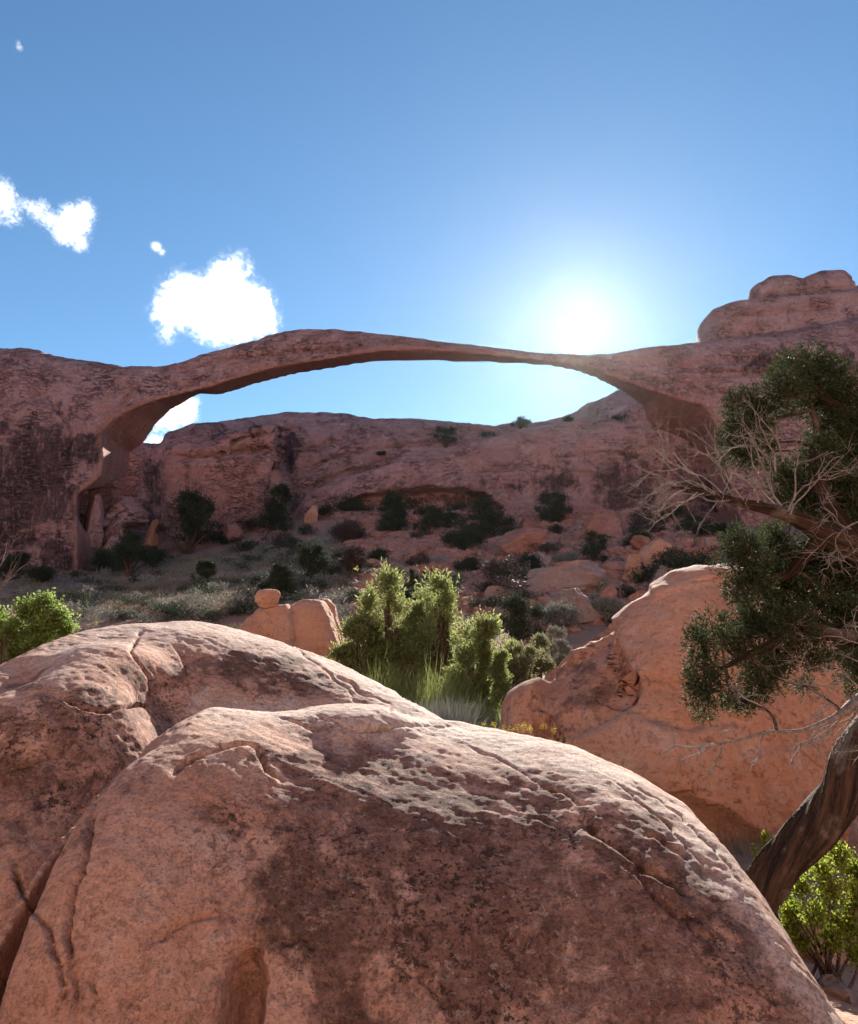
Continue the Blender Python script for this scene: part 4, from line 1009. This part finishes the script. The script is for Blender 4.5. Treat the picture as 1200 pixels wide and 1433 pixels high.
tips = v.reshape(-1, 4, 3)[:, 2]; tips = tips[tips[:, 2] > h * .88]
cl = [(*t, 0.026) for t in tips[:500]]
v, f, r = spray_cloud(rg, cl, 26000, 0.012, 0.009, .4, .6, 0, .3, 2); obj('flower_heads', v, f, M['flower'], rt, None, False, {'rnd': r})

def leafy(name, label, base, clumps, n, L, mat, seed, stems=True, wd=0.6):
    rg = np.random.default_rng(seed); rt = thing(name, label, 'bush', tuple(base))
    tb = Tubes(); C, D = [], []
    for c in clumps:
        e = np.array(c[:3]) - base
        s = np.linspace(0, 1, 7)[:, None]; m = e * np.array([.4, .4, .55]) + rg.normal(size=3) * .06
        p = (1 - s) ** 2 * rg.normal(size=3) * [.06, .06, 0] + 2 * s * (1 - s) * m + s * s * e
        tb.add(p, np.linspace(.012, .004, 7), 5)
        for q in range(int(n * c[3] ** 1.5 * 14) + 3):
            st = e + unit(rg.normal(size=3)) * c[3] * rg.random() * .5
            pp, d = wander(rg, st, rg.normal(size=3) * .8 + [0, 0, .7], c[3] * rg.uniform(.5, 1.0), 7, .22)
            tb.add(pp, np.linspace(.003, .0012, len(pp)), 4)
            k = rg.integers(8, 15); t = rg.integers(1, len(pp), k)
            C.append(pp[t] + rg.normal(size=(k, 3)) * L * .4); D.append(unit(rg.normal(size=(k, 3)) + [0, 0, .15]))
    tb.obj('stems', M['wood'], rt)
    C, D = np.concatenate(C), np.concatenate(D)
    v, f = leaves(C, D, L * rg.uniform(.6, 1.2, len(C)), L * wd * rg.uniform(.7, 1.1, len(C)), rg, 0.12)
    obj('leaves', v, f, M[mat], rt, None, False, {'rnd': np.clip(.5 + .2 * fbm(C, .3, 2) + rg.normal(size=len(C)) * .18, 0, 1)})
    return rt
b = on_ground(30, 24.0)
cl = [(*P(a, c, 24.0 + d), r * 24 / F) for a, c, r, d in [(60, 850, 22, 0), (40, 860, 26, .2), (75, 868, 26, -.1), (92, 885, 18, 0), (20, 890, 30, .1), (55, 895, 34, 0), (-10, 870, 26, .2), (5, 915, 34, -.1), (45, 925, 34, .1), (80, 910, 24, 0), (-20, 920, 34, 0), (25, 950, 34, .2)]]
leafy('broad_leaf_bush', 'sunlit broad-leaved green bush rising behind the edge of the near boulder', b, cl, 34, 0.10, 'ash', 5)
b = on_ground(8, 23.0)
small_tree('green_juniper', 'small green juniper tip in front of the broad-leaved bush', 'tree', b, 1.0, P(8, 858, 23)[2] - b[2], 12, 'bright', None, 0, 1200, 0.03, True, 'plume', .4)
b, h = stand(133, 858, 24)
small_tree('green_juniper', 'thin green juniper tip poking over the crown of the near boulder', 'tree', b, 0.8, h, 15, 'bright', None, 0, 1200, 0.03, True, 'plume', .4)
b, h = stand(101, 866, 23.6)
small_tree('green_juniper', 'narrow green juniper between the broad-leaved bush and the boulder crown', 'tree', b, 0.5, h, 16, 'bright', None, 0, 900, 0.03, True, 'plume', .4)

b = P(1160, 1360, 5.4); b[2] = float(zg(b[0], b[1])[0])
cl = [(*P(a, c, 5.4 + d), r * 5.4 / F) for a, c, r, d in [(1175, 1200, 26, .1), (1150, 1220, 24, 0), (1200, 1225, 32, .1), (1120, 1245, 22, 0), (1160, 1250, 30, -.1), (1200, 1265, 34, 0), (1110, 1275, 18, .1), (1140, 1285, 28, -.1), (1180, 1300, 34, 0), (1105, 1300, 20, 0), (1100, 1280, 16, 0), (1120, 1320, 20, 0), (1095, 1255, 12, 0), (1210, 1310, 30, .1), (1165, 1320, 24, -.1), (1195, 1335, 20, 0)]]
leafy('lime_bush', 'bright lime green leafy bush below the leaning juniper trunk', b, cl, 85, 0.026, 'lime', 9)
b2 = P(1075, 1255, 6.3)
cl = [(*P(a, c, 6.3), r * 6.3 / F) for a, c, r in [(1070, 1172, 9), (1078, 1188, 12), (1060, 1200, 14), (1072, 1205, 12), (1085, 1200, 9)]]
b2[2] = float(zg(b2[0], b2[1])[0])
leafy('lime_bush', 'small yellow green sprig rising behind the leaning juniper trunk', b2, cl, 60, 0.026, 'lime', 10)
b3 = on_ground(1150, 16.5)
cl = [(*P(a, c, 16.5), r * 16.5 / F) for a, c, r in [(1135, 785, 12), (1150, 790, 14), (1165, 780, 10), (1145, 800, 10), (1160, 800, 10)]]
small = leafy('lime_bush', 'patch of pale yellow leaves showing through the juniper below its big limb', b3, cl, 30, 0.07, 'lime', 11)

# bare grey twigs of a dead bush at the west edge
b = on_ground(-40, 9)
rt = thing('dead_bush', 'bare grey twigs of a dead bush below the dark stained cliff', 'bush', tuple(b))
tb = Tubes(); rg = np.random.default_rng(3)
for c, d, e, f_ in [(-30, 840, 18, 735), (-25, 850, 24, 760), (-30, 800, 8, 722), (-35, 860, 22, 795), (-40, 830, 12, 770)]:
    p0 = P(c, d, 9) - b; p1 = P(e, f_, 9) - b
    tb.add(np.linspace([0, 0, 0], p0, 5) + rg.normal(size=(5, 3)) * [[.0], [.03], [.03], [.03], [0]], np.linspace(.012, .006, 5), 5)
    twig(tb, rg, p0, p1 - p0, np.linalg.norm(p1 - p0), .006, 1, .12, 3, .4, None, 4)
tb.obj('twigs', M['dead'], rt)

# ---------------------------------------------------------------- red rocks half way up
Yp = 30.0
def pinn(name, label, pts, seed, wf, p=2.6):
    q = [(a, b, Yp + d, wf, wf) for a, b, d in pts]
    w = np.array([P(*t[:3]) for t in q]); zb = float(zg(w[:, 0].mean(), Yp).min()) - .4
    gg = Grid((w[:, 0].min() - .2, w[:, 1].min() - wf - .3, zb - .2), (w[:, 0].max() + .2, w[:, 1].max() + wf + .3, w[:, 2].max() + .3), .05)
    v, f = gg.mesh(gg.ridge(q, zb, p))
    v = relax(v, f, 2); n = vnormals(v, f)
    v = v + n * (.13 * fbm(v, 1.3, 3, off=seed) + .06 * fbm(v * [1, 1, 1.5], .4, 4, .6, off=seed) - .08 * np.maximum(fbm(v, .9, 3, .5, ridged=True, off=seed) - .35, 0))[:, None]
    return tag(obj(name, v, f, M['smooth']), label, 'rock')
pinn('pinnacle_rock', 'wedge-shaped red rock under the round knob', [(318, 905, 0), (330, 884, 0), (345, 866, 0), (362, 853, 0), (388, 845, 0), (402, 842, 0), (410, 850, 0), (416, 875, 0), (418, 905, 0)], 21, 1.1, 2.2)
pinn('pinnacle_rock', 'blocky red rock with a flat face next to the wedge-shaped one', [(402, 860, .7), (407, 846, .7), (420, 840, .7), (440, 838, .7), (452, 842, .7), (462, 858, .7), (472, 885, .7), (478, 910, .7)], 25, 1.3, 3.2)
pinn('pinnacle_rock', 'thin rounded red slab leaning on the blocky red rock', [(440, 846, 1.7), (448, 838, 1.7), (460, 838, 1.7), (469, 846, 1.7), (473, 862, 1.7), (480, 885, 1.7), (482, 912, 1.7)], 28, .9)
place_rock('knob_rock', 'round orange knob balanced on the wedge-shaped red rock', 374, 850, 37, 26, 23, 'smooth', Yp - .2, sub=5, planes=16, sharp=7, depth=1.0, sink=.1)

# ---------------------------------------------------------------- boulders on the slope
for lab, cx, base, w, h, sd, mat, kw in [
    ('long flat slab with a grey top and an orange broken edge', 801, 832, 150, 42, 41, 'grey', dict(tilt=.10, planes=8)),
    ('broad pale red boulder above the long flat slab', 733, 777, 84, 38, 42, 'talus', dict(tilt=-.1)),
    ('large orange slab leaning uphill under the streaked wall', 838, 757, 82, 40, 43, 'talus', dict(tilt=-.3)),
    ('tall rounded orange boulder of a leaning pair, the upper one', 916, 800, 48, 46, 44, 'smooth', dict(tilt=-.5)),
    ('rounded orange boulder of a leaning pair, the lower one', 885, 817, 38, 40, 45, 'smooth', {}),
    ('grey lozenge boulder just above the crest of the domed boulder', 927, 822, 50, 30, 46, 'grey', dict(tilt=-.15)),
    ('dark red angular boulder beside the leaning orange pair', 957, 800, 44, 36, 47, 'talus', {}),
    ('small upright white-tipped wedge of rock', 992, 778, 14, 26, 48, 'grey', dict(planes=5)),
    ('small angular pale boulder beside the upright wedge', 980, 785, 26, 20, 49, 'talus', {}),
    ('broad mottled grey boulder below the long flat slab', 803, 868, 72, 44, 50, 'grey', dict(tilt=.15)),
    ('pale angular boulder next to the dark juniper below the slab', 687, 852, 40, 30, 51, 'grey', {}),
    ('red flat boulder under the fin foot', 738, 748, 54, 24, 52, 'talus', dict(tilt=.1)),
    ('red ledge of rock beside the big dark juniper', 327, 757, 50, 24, 53, 'talus', {}),
    ('orange earth-coloured rock beside the dead snag', 437, 730, 26, 24, 54, 'smooth', {}),
    ('long tilted slab lying in the hollow under the arch leg', 172, 731, 66, 36, 55, 'fin', dict(tilt=.22, Y=122)),
    ('wide dark boulder below the tilted slab under the arch leg', 164, 756, 52, 36, 56, 'fin', dict(Y=120)),
    ('triangular block leaning on the cliff foot under the arch leg', 132, 758, 54, 66, 57, 'cliff', dict(planes=5, Y=117)),
    ('dark wedge of rock jammed below the hanging arch leg', 134, 698, 56, 36, 58, 'cliff', dict(tilt=-.5, planes=6, Y=120)),
    ('rounded red boulder at the foot of the buttress behind the arch leg', 216, 760, 34, 36, 59, 'talus', dict(Y=124)),
    ('flat ledge of pale rock at the foot of the west cliff', 160, 790, 84, 42, 60, 'cliff', dict(planes=6, Y=112)),
    ('red boulder beside the grey sagebrush above the slab', 795, 785, 30, 18, 61, 'talus', {}),
    ('pair-like red boulder next to the dark shrub by the streaked wall', 760, 800, 26, 16, 62, 'talus', {}),
    ('buff boulder low on the slope behind the olive shrub', 752, 885, 34, 20, 63, 'talus', {}),
    ('grey boulder beside the dark juniper low on the slope', 700, 868, 26, 18, 64, 'grey', {}),
    ('dark slab of rock resting under the long grey slab', 762, 835, 44, 18, 65, 'talus', {}),
    ('orange block behind the leaning pair of orange boulders', 900, 775, 40, 24, 66, 'talus', {}),
    ('red block half buried beside the domed boulder crest', 965, 815, 30, 22, 67, 'talus', {}),
    ('flat red rock on the bare rubble above the green junipers', 655, 800, 30, 12, 68, 'talus', {})]:
    place_rock('slope_boulder', lab, cx, base, w, h, sd, mat, **kw)
p = P(1160, 1470, 4.9)
for lab, cx, cy, w, h, sd, Y, mat in [('pale rough rock in the corner beside the near boulder', 1165, 1445, 100, 62, 71, 5.2, 'grey'), ('dark shaded rock under the lime bush', 1150, 1400, 150, 110, 72, 6.3, 'boulder'), ('brown rock against the domed boulder beyond the lime bush', 1215, 1290, 130, 130, 73, 6.9, 'boulder')]:
    place_rock('loose_rock', lab, cx, cy, w, h, sd, mat, Y, sub=5)

# rubble: countable blocks, copies of a few shapes
rg = np.random.default_rng(5)
protos = [mesh_data('rubble_stone', *rock_shape(200 + i, (1, 1, .62), 2, 8, 16, 0.03), smooth=False) for i in range(9)]
def rubble(n, box, smin_, smax_, label, group, mats, dens=None, ex=2.2):
    k = 0
    while k < n:
        a, b = rg.uniform(box[0], box[1]), rg.uniform(box[2], box[3])
        if dens and not dens(a, b): continue
        p = hit(a, b)
        me = protos[rg.integers(len(protos))]
        o = bpy.data.objects.new('rubble_stone', me); S.collection.objects.link(o)
        if not me.materials: me.materials.append(None)
        o.material_slots[0].link = 'OBJECT'; o.material_slots[0].material = M[mats[rg.integers(len(mats))]]
        s = smin_ * (smax_ / smin_) ** (rg.random() ** ex)
        o.location = (p[0], p[1], p[2] + s * .1); o.scale = (s * rg.uniform(.8, 1.3), s * rg.uniform(.8, 1.2), s * rg.uniform(.6, 1.1))
        o.rotation_euler = (rg.normal() * .3, rg.normal() * .3, rg.uniform(0, 6.28))
        tag(o, label, 'rock', group); k += 1
tri = lambda a, b: b > 722 + abs(a - 590) * .10 and b < 830
rubble(170, (500, 735, 732, 835), .6, 2.4, 'angular red stone of the rubble slope below the alcove', 'red rubble below the alcove', ['talus', 'scree', 'smooth', 'scree'], tri)
rubble(118, (690, 1000, 736, 872), 0.9, 3.6, 'angular stone among the fallen blocks beside the domed boulder', 'stones among the fallen blocks', ['talus', 'scree', 'grey', 'smooth'], None, 1.25)
rubble(14, (555, 670, 708, 722), .8, 1.5, 'white stone on the ledge under the alcove', 'white stones under the alcove', ['grey'])

# finer scree: nobody could count it
n = 32000
aa, bb = rg.uniform(490, 1000, n), rg.uniform(728, 850, n)
m = (bb > 722 + np.abs(aa - 600) * .06) & (rg.random(n) < np.where(aa < 720, 1.0, .55) * np.clip(1.25 - (bb - 728) / 110, .2, 1))
yq = np.interp(bb, [700, 720, 740, 755, 773, 797, 828, 870], [150, 139, 131, 115, 101, 81, 61, 42]) + rg.normal(size=n) * 2.5
X = (aa - CX) / F * yq; pv = np.stack([X, yq, zg(X, yq)], -1)[m]
iv, jf = ICO[2]; iv = iv[:12] if False else iv
b1 = bmesh.new(); bmesh.ops.create_icosphere(b1, subdivisions=1, radius=1.0); iv = np.array([q.co[:] for q in b1.verts]); jf = np.array([[q.index for q in t.verts] for t in b1.faces]); b1.free()
sc = .13 * (6.5 ** (rg.random(len(pv)) ** 1.6)); shape = rg.uniform(.55, 1.35, (len(pv), len(iv), 1)) * [1.2, 1.1, .65]
V = (iv[None] * shape) * sc[:, None, None] + pv[:, None]
FF = (jf[None] + (np.arange(len(pv)) * len(iv))[:, None, None]).reshape(-1, 3)
tag(obj('rubble', V.reshape(-1, 3), FF, M['scree'], smooth=False), 'fine red scree covering the slope below the alcove', 'scree', None, 'stuff')

# ---------------------------------------------------------------- dark junipers and shrubs on the slope
for lab, cx, base, w, h, kind, form in [
    ('big dark juniper against the foot of the slickrock ridge, largest on the slope', 262, 775, 84, 94, 'hilltree', 'round'),
    ('dark juniper beside the largest juniper, with a tall rounded crown', 382, 742, 66, 66, 'hilltree', 'round'),
    ('narrow dark juniper just above the tall rounded one', 417, 704, 26, 28, 'hilltree', 'round'),
    ('small dark juniper between the two big junipers', 344, 735, 34, 34, 'hilltree', 'round'),
    ('dark spreading juniper below the tilted slab under the arch', 180, 806, 62, 70, 'hilltree', 'round'),
    ('dark low juniper touching the cliff foot', 147, 802, 50, 40, 'hilltree', 'low'),
    ('dark low juniper on the downhill side of the spreading one', 216, 796, 44, 34, 'hilltree', 'low'),
    ('small round juniper alone in the pale sage', 285, 822, 36, 38, 'hilltree', 'round'),
    ('broad dark juniper in mid slope beside the red path', 440, 816, 78, 58, 'hilltree', 'round'),
    ('dense round juniper above the knob rock', 393, 840, 52, 52, 'hilltree', 'round'),
    ('little pointed juniper seen between the green plumes', 576, 832, 28, 34, 'hilltree', 'plume'),
    ('dark juniper in front of the alcove, broadest of that row', 556, 742, 66, 52, 'hilltree', 'round'),
    ('dark juniper next to the broadest one below the alcove', 598, 752, 48, 44, 'hilltree', 'round'),
    ('small juniper standing inside the alcove mouth', 573, 698, 32, 28, 'hilltree', 'round'),
    ('large grey green juniper at the downhill end of the alcove', 682, 752, 70, 54, 'hilltree', 'round'),
    ('low grey green shrub below the large grey green juniper', 648, 772, 56, 42, 'hilltree', 'low'),
    ('low dark shrub row at the west end of the alcove', 478, 722, 56, 36, 'hilltree', 'low'),
    ('dark juniper at the foot of the streaked wall', 778, 732, 62, 46, 'hilltree', 'round'),
    ('dark rounded shrub above the long flat slab', 830, 788, 56, 46, 'hilltree', 'round'),
    ('low dark shrub under the big orange slab', 890, 767, 54, 26, 'hilltree', 'low'),
    ('dark green shrub at the end of the long flat slab', 734, 808, 52, 36, 'hilltree', 'low'),
    ('greyish shrub between the pale boulder and the rounded shrub', 788, 792, 46, 22, 'sage', 'low'),
    ('wide dark shrub low on the slope beside the pale angular boulder', 722, 896, 92, 62, 'hilltree', 'round'),
    ('grey green shrub beside the wide dark shrub', 785, 885, 60, 44, 'sage', 'low'),
    ('brown leafless brush below the streaked wall', 905, 748, 66, 38, 'browntwig', 'round'),
    ('dark shrub behind the dead twigs of the leaning juniper', 972, 750, 48, 34, 'hilltree', 'low'),
    ('dark shrub in the gap beside the pale abutment foot', 1010, 752, 36, 26, 'hilltree', 'low'),
    ('grey leafless brush in the alcove', 628, 712, 60, 34, 'browntwig', 'round'),
    ('purple grey leafless brush beside the broad mid-slope juniper', 492, 806, 50, 44, 'browntwig', 'round'),
    ('purple grey brush above the bare rubble', 487, 760, 54, 34, 'browntwig', 'low'),
    ('small shrub at the top of the bare rubble', 655, 803, 36, 24, 'hilltree', 'low'),
    ('green shrub at the edge of the red rubble', 530, 790, 34, 22, 'hilltree', 'low'),
    ('low shrub under the boulders near the olive shrub', 855, 868, 50, 32, 'sage', 'low'),
    ('small dark shrub above the red flat boulder', 710, 722, 34, 20, 'hilltree', 'low'),
    ('dark shrub under the west cliff', 60, 815, 46, 26, 'hilltree', 'low'),
    ('dark juniper at the photo edge under the west cliff', 12, 812, 56, 40, 'hilltree', 'round')]:
    p = hit(cx, base); k = p[1] / F
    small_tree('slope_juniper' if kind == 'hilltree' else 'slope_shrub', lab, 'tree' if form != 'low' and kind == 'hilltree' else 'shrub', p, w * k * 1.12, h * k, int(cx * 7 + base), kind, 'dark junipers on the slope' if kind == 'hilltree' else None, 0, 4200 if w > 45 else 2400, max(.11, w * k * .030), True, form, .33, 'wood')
# on top of the ridge
bvh = BVHTree.FromPolygons([tuple(q) for q in FIN[0][:]], [tuple(int(i) for i in q) for q in FIN[1]])
def on_fin(px, py):
    d = Vector([float(a) for a in ray(px, py)]).normalized()
    h = bvh.ray_cast(Vector((0, 0, EYE)), d)
    return h[0]
for lab, cx, base, w, h, form in [('round dark tree growing on the shelf of the slickrock ridge', 623, 624, 44, 28, 'round'), ('small tree on the skyline of the slickrock ridge', 728, 599, 27, 18, 'round'),
                                  ('flat mat of shrubs near the rounded top of the ridge', 868, 591, 42, 13, 'low'), ('thin line of low shrubs on the ridge shelf', 682, 613, 40, 8, 'low'), ('tiny shrub low on the ridge shelf', 533, 637, 16, 6, 'low'), ('small dark shrub on the rounded top just below the arch', 795, 590, 20, 7, 'low')]:
    q = None
    for dy in range(0, 14):
        q = on_fin(cx, base + dy)
        if q is not None: break
    if q is None: continue
    k = q.y / F
    small_tree('ridge_tree' if form == 'round' else 'ridge_shrub', lab, 'tree' if form == 'round' else 'shrub', (q.x, q.y, q.z - .1), w * k * 1.1, h * k, int(cx), 'hilltree', None, 0, 1500, max(.16, w * k * .035), True, form, .36)

rg = np.random.default_rng(44)
def shrub_proto(seed, mat):
    r = np.random.default_rng(seed)
    cl = [(r.normal() * .3, r.normal() * .3, r.uniform(.15, .75), r.uniform(.16, .34)) for _ in range(11)]
    v, f, q = spray_cloud(r, cl, 1500, .085, .034, .5, .55, .40, .3, 4)
    v[:, 2] = np.maximum(v[:, 2], 0); me = mesh_data('slope_shrub', v, f, False, {'rnd': q}); me.materials.append(M[mat]); return me
dp = [shrub_proto(500 + i, 'hilltree' if i < 6 else 'browntwig') for i in range(8)]
def dark_shrubs(n, box, lo, hi, label, group):
    for _ in range(n):
        p = hit(rg.uniform(box[0], box[1]), rg.uniform(box[2], box[3]), 40)
        o = bpy.data.objects.new('slope_shrub', dp[rg.integers(len(dp))]); S.collection.objects.link(o)
        s = lo * (hi / lo) ** rg.random(); o.location = p; o.scale = (s * rg.uniform(1, 1.6), s * rg.uniform(1, 1.5), s * rg.uniform(.7, 1.1)); o.rotation_euler = (0, 0, rg.uniform(0, 6.28))
        tag(o, label, 'shrub', group)
dark_shrubs(18, (420, 720, 712, 760), 1.2, 2.6, 'dark shrub in the thicket just below the alcove', 'thicket below the alcove')
dark_shrubs(20, (700, 1000, 722, 850), 1.2, 2.6, 'dark shrub wedged among the fallen blocks', 'dark shrubs among the fallen blocks')
dark_shrubs(22, (230, 430, 728, 775), 1.5, 3.4, 'dark shrub around the big junipers at the foot of the ridge', 'dark shrubs around the big junipers')
dark_shrubs(16, (480, 720, 770, 880), .8, 1.8, 'small dark shrub among the red rubble', 'dark shrubs among the red rubble')

# dead snag in the middle of the slope
p = hit(408, 738); rt = thing('dead_snag', 'pale dead branches of a fallen snag beside the orange rock', 'dead tree', tuple(p))
tb = Tubes(); rg = np.random.default_rng(8)
for i in range(5): twig(tb, rg, [rg.normal() * .4, 0, 0], [rg.normal(), rg.normal() * .4, .9], 3.2, .07, 2, .2, 3, .7, None, 4)
tb.obj('branches', M['dead'], rt)

# sagebrush clumps: countable, copies of a few shapes
rg = np.random.default_rng(12)
def sage_proto(seed, mat):
    r = np.random.default_rng(seed)
    cl = [(r.normal() * .28, r.normal() * .28, r.uniform(.12, .38), r.uniform(.2, .34)) for _ in range(6)]
    v, f, q = spray_cloud(r, cl, 600, .10, .03, .9, .5, .36, .3, 4)
    v[:, 2] = np.maximum(v[:, 2], 0); me = mesh_data('sagebrush', v, f, False, {'rnd': q}); me.materials.append(M[mat]); return me
sp = [sage_proto(300 + i, 'sage' if i % 3 else 'hilltree') for i in range(8)]
def sage(n, box, lo, hi, label, group, ok=None, only=None):
    k = 0
    while k < n:
        a, b = rg.uniform(box[0], box[1]), rg.uniform(box[2], box[3])
        if ok and not ok(a, b): continue
        p = hit(a, b, 40)
        o = bpy.data.objects.new('sagebrush', sp[rg.integers(len(sp)) if only is None else only[rg.integers(len(only))]]); S.collection.objects.link(o)
        s = rg.uniform(lo, hi); o.location = p; o.scale = (s * rg.uniform(.9, 1.5), s * rg.uniform(.9, 1.4), s * rg.uniform(.7, 1.1)); o.rotation_euler = (0, 0, rg.uniform(0, 6.28))
        tag(o, label, 'shrub', group); k += 1
sage(165, (95, 480, 768, 875), .7, 1.8, 'grey sagebrush clump on the slope below the big dark junipers', 'sagebrush on the open slope')
sage(70, (480, 720, 775, 880), .6, 1.5, 'grey sagebrush clump among the red rubble', 'sagebrush among the red rubble')
sage(26, (690, 1000, 740, 880), .8, 2.0, 'grey sagebrush clump among the fallen blocks', 'sagebrush among the fallen blocks')
sage(20, (20, 130, 800, 850), .8, 1.8, 'grey sagebrush clump below the west cliff', 'sagebrush below the west cliff')

# grass over the open slope: one mass nobody could count
rg = np.random.default_rng(19)
n = 60000
xx, yy = rg.uniform(-50, 40, n), 48 + 72 * rg.random(n) ** 1.2
m = (fbm(np.stack([xx, yy, 0 * xx], -1), 9.0, 4, .6) > -.05 + .25 * sstep(-12, 6, xx)); xx, yy = xx[m], yy[m]
C = np.stack([xx, yy, zg(xx, yy) - .02], -1)
C = np.repeat(C, 3, 0) + rg.normal(size=(len(C) * 3, 3)) * [.15, .15, 0]
D = unit(rg.normal(size=C.shape) * .35 + [0, 0, 1])
v, f = leaves(C, D, rg.uniform(.15, .5, len(C)), .05, rg)
tag(obj('grass', v, f, M['grass'], None, None, False, {'rnd': np.clip(rg.normal(.5, .25, len(C)), 0, 1)}), 'dry grass growing over the open slope', 'grass', None, 'stuff')
n = 9000
xx, yy = rg.uniform(-9, 9, n), rg.uniform(9, 26, n)
C = np.stack([xx, yy, zg(xx, yy) - .02], -1); C = np.repeat(C, 5, 0) + rg.normal(size=(n * 5, 3)) * [.08, .08, 0]
v, f = leaves(C, unit(rg.normal(size=C.shape) * .35 + [0, 0, 1]), rg.uniform(.12, .4, len(C)), .008, rg)
tag(obj('grass', v, f, M['grass'], None, None, False, {'rnd': np.clip(rg.normal(.5, .25, len(C)), 0, 1)}), 'dry grass among the green junipers', 'grass', None, 'stuff')
# ---------------------------------------------------------------- clouds (vapour that thins out towards ragged edges)
def cloud(label, blobs, Y, seed, rag=0.55, dens=0.05, h=7.0, nsc=1.0):
    k = Y / F; w = [(P(a, b, Y), r * k * 1.14) for a, b, r in blobs]
    rg = np.random.default_rng(seed)
    w = [(c + np.array([0, rg.normal() * r * .25, 0]), r) for c, r in w]
    c = np.array([q[0] for q in w]); r = np.array([q[1] for q in w]); R = float(np.median(r)); m = r.max() * 1.9
    s = NB('cloud_vapour'); p = s.pos()
    nz = s.noise(s.map(p, 1.0 / (R * nsc), loc=(seed, seed * 2.0, 0)), 2.4, 10, 0.72, 0.6)
    d = None
    for q, rr in w:
        vm = s.n('VectorMath', operation='DISTANCE'); s.put(vm.inputs[0], p); vm.inputs[1].default_value = q
        e = s.math('SUBTRACT', 1.0, s.math('DIVIDE', vm.outputs['Value'], rr))
        e = s.math('MULTIPLY', e, float(min(rr / R, 1.6)))
        if d is None: d = e
        else:
            kk = s.n('Math', operation='SMOOTH_MAX'); s.put(kk.inputs[0], d); s.put(kk.inputs[1], e); kk.inputs[2].default_value = 0.25; d = kk.outputs[0]
    dn = s.math('ADD', d, s.math('MULTIPLY', s.math('SUBTRACT', nz, 0.50), 9.5 * rag))
    dn = s.step(dn, 0.0, 0.9)
    v = s.n('VolumePrincipled'); v.inputs['Color'].default_value = (1, 1, 1, 1); v.inputs['Anisotropy'].default_value = 0.55
    s.put(v.inputs['Density'], s.math('MULTIPLY', dn, dens))
    s.t.links.new(v.outputs[0], s.out.inputs[1])
    try: s.m.cycles.volume_step_rate = 0.25
    except Exception: pass
    lo, hi = c.min(0) - m, c.max(0) + m
    n = [int((hi[i] - lo[i]) / h) + 1 for i in range(3)]
    x, y, z = [lo[i] + h * np.arange(n[i]) for i in range(3)]
    f = None
    for q, rr in w:
        t = np.sqrt((x - q[0])[:, None, None] ** 2 + (y - q[1])[None, :, None] ** 2 + (z - q[2])[None, None, :] ** 2) - rr - 0.55 * R
        f = t if f is None else np.minimum(f, t)
    vv, ff = surface_nets(f.astype(np.float32), lo, h)
    return tag(obj('cloud', vv, ff, s.m), label, 'cloud')
cloud('large bright white cloud just above the west end of the arch', [(300, 425, 44), (270, 432, 36), (345, 432, 36), (318, 392, 26), (332, 368, 14), (345, 380, 10), (245, 440, 26), (365, 452, 22), (290, 455, 20), (230, 462, 12), (345, 465, 16), (375, 462, 10)], 1500, 3, .55, .016)
cloud('ragged white cloud wisp standing clear of the photo edge', [(108, 315, 22), (95, 328, 18), (120, 300, 14), (112, 340, 12), (72, 312, 12), (85, 318, 12), (60, 292, 10), (45, 290, 10), (52, 300, 9), (33, 285, 8), (118, 285, 7)], 1500, 8, .6, .022, 5)
cloud('white cloud shred cut by the photo edge', [(5, 280, 18), (0, 262, 14), (10, 300, 12), (-15, 290, 20), (22, 305, 7), (-25, 275, 18)], 1500, 11, .6, .022, 5)
cloud('white cloud seen through the opening beside the arch leg', [(255, 575, 20), (240, 588, 16), (225, 595, 10), (270, 565, 10)], 1500, 14, .5, .02, 5)
cloud('low white cloud sitting on the ridge inside the opening', [(215, 620, 14), (200, 622, 9), (228, 622, 9), (216, 602, 5)], 1500, 17, .5, .02, 4)
cloud('tiny cloud scrap above the large cloud', [(219, 346, 7), (226, 352, 5), (214, 342, 4)], 1500, 20, .6, .03, 2.5)
cloud('faint cloud scrap alone high in the sky', [(28, 68, 5), (26, 61, 3.5)], 1500, 22, .6, .02, 2)
# ---------------------------------------------------------------- dusty air
hz = NB('dusty_air'); k = hz.n('VolumePrincipled')
k.inputs['Color'].default_value = (0.92, 0.95, 1.0, 1); k.inputs['Density'].default_value = 0.000009; k.inputs['Anisotropy'].default_value = 0.925
hz.t.links.new(k.outputs[0], hz.out.inputs[1])
hv = np.array([[x, y, z] for x in (-300, 300) for y in (-60, 330) for z in (-3, 84)], float)
hq = np.array([[0, 1, 3, 2], [4, 6, 7, 5], [0, 4, 5, 1], [2, 3, 7, 6], [0, 2, 6, 4], [1, 5, 7, 3]])
tag(obj('haze', hv, hq, hz.m, smooth=False), 'thin dusty air in front of the far cliffs', 'haze', None, 'stuff')
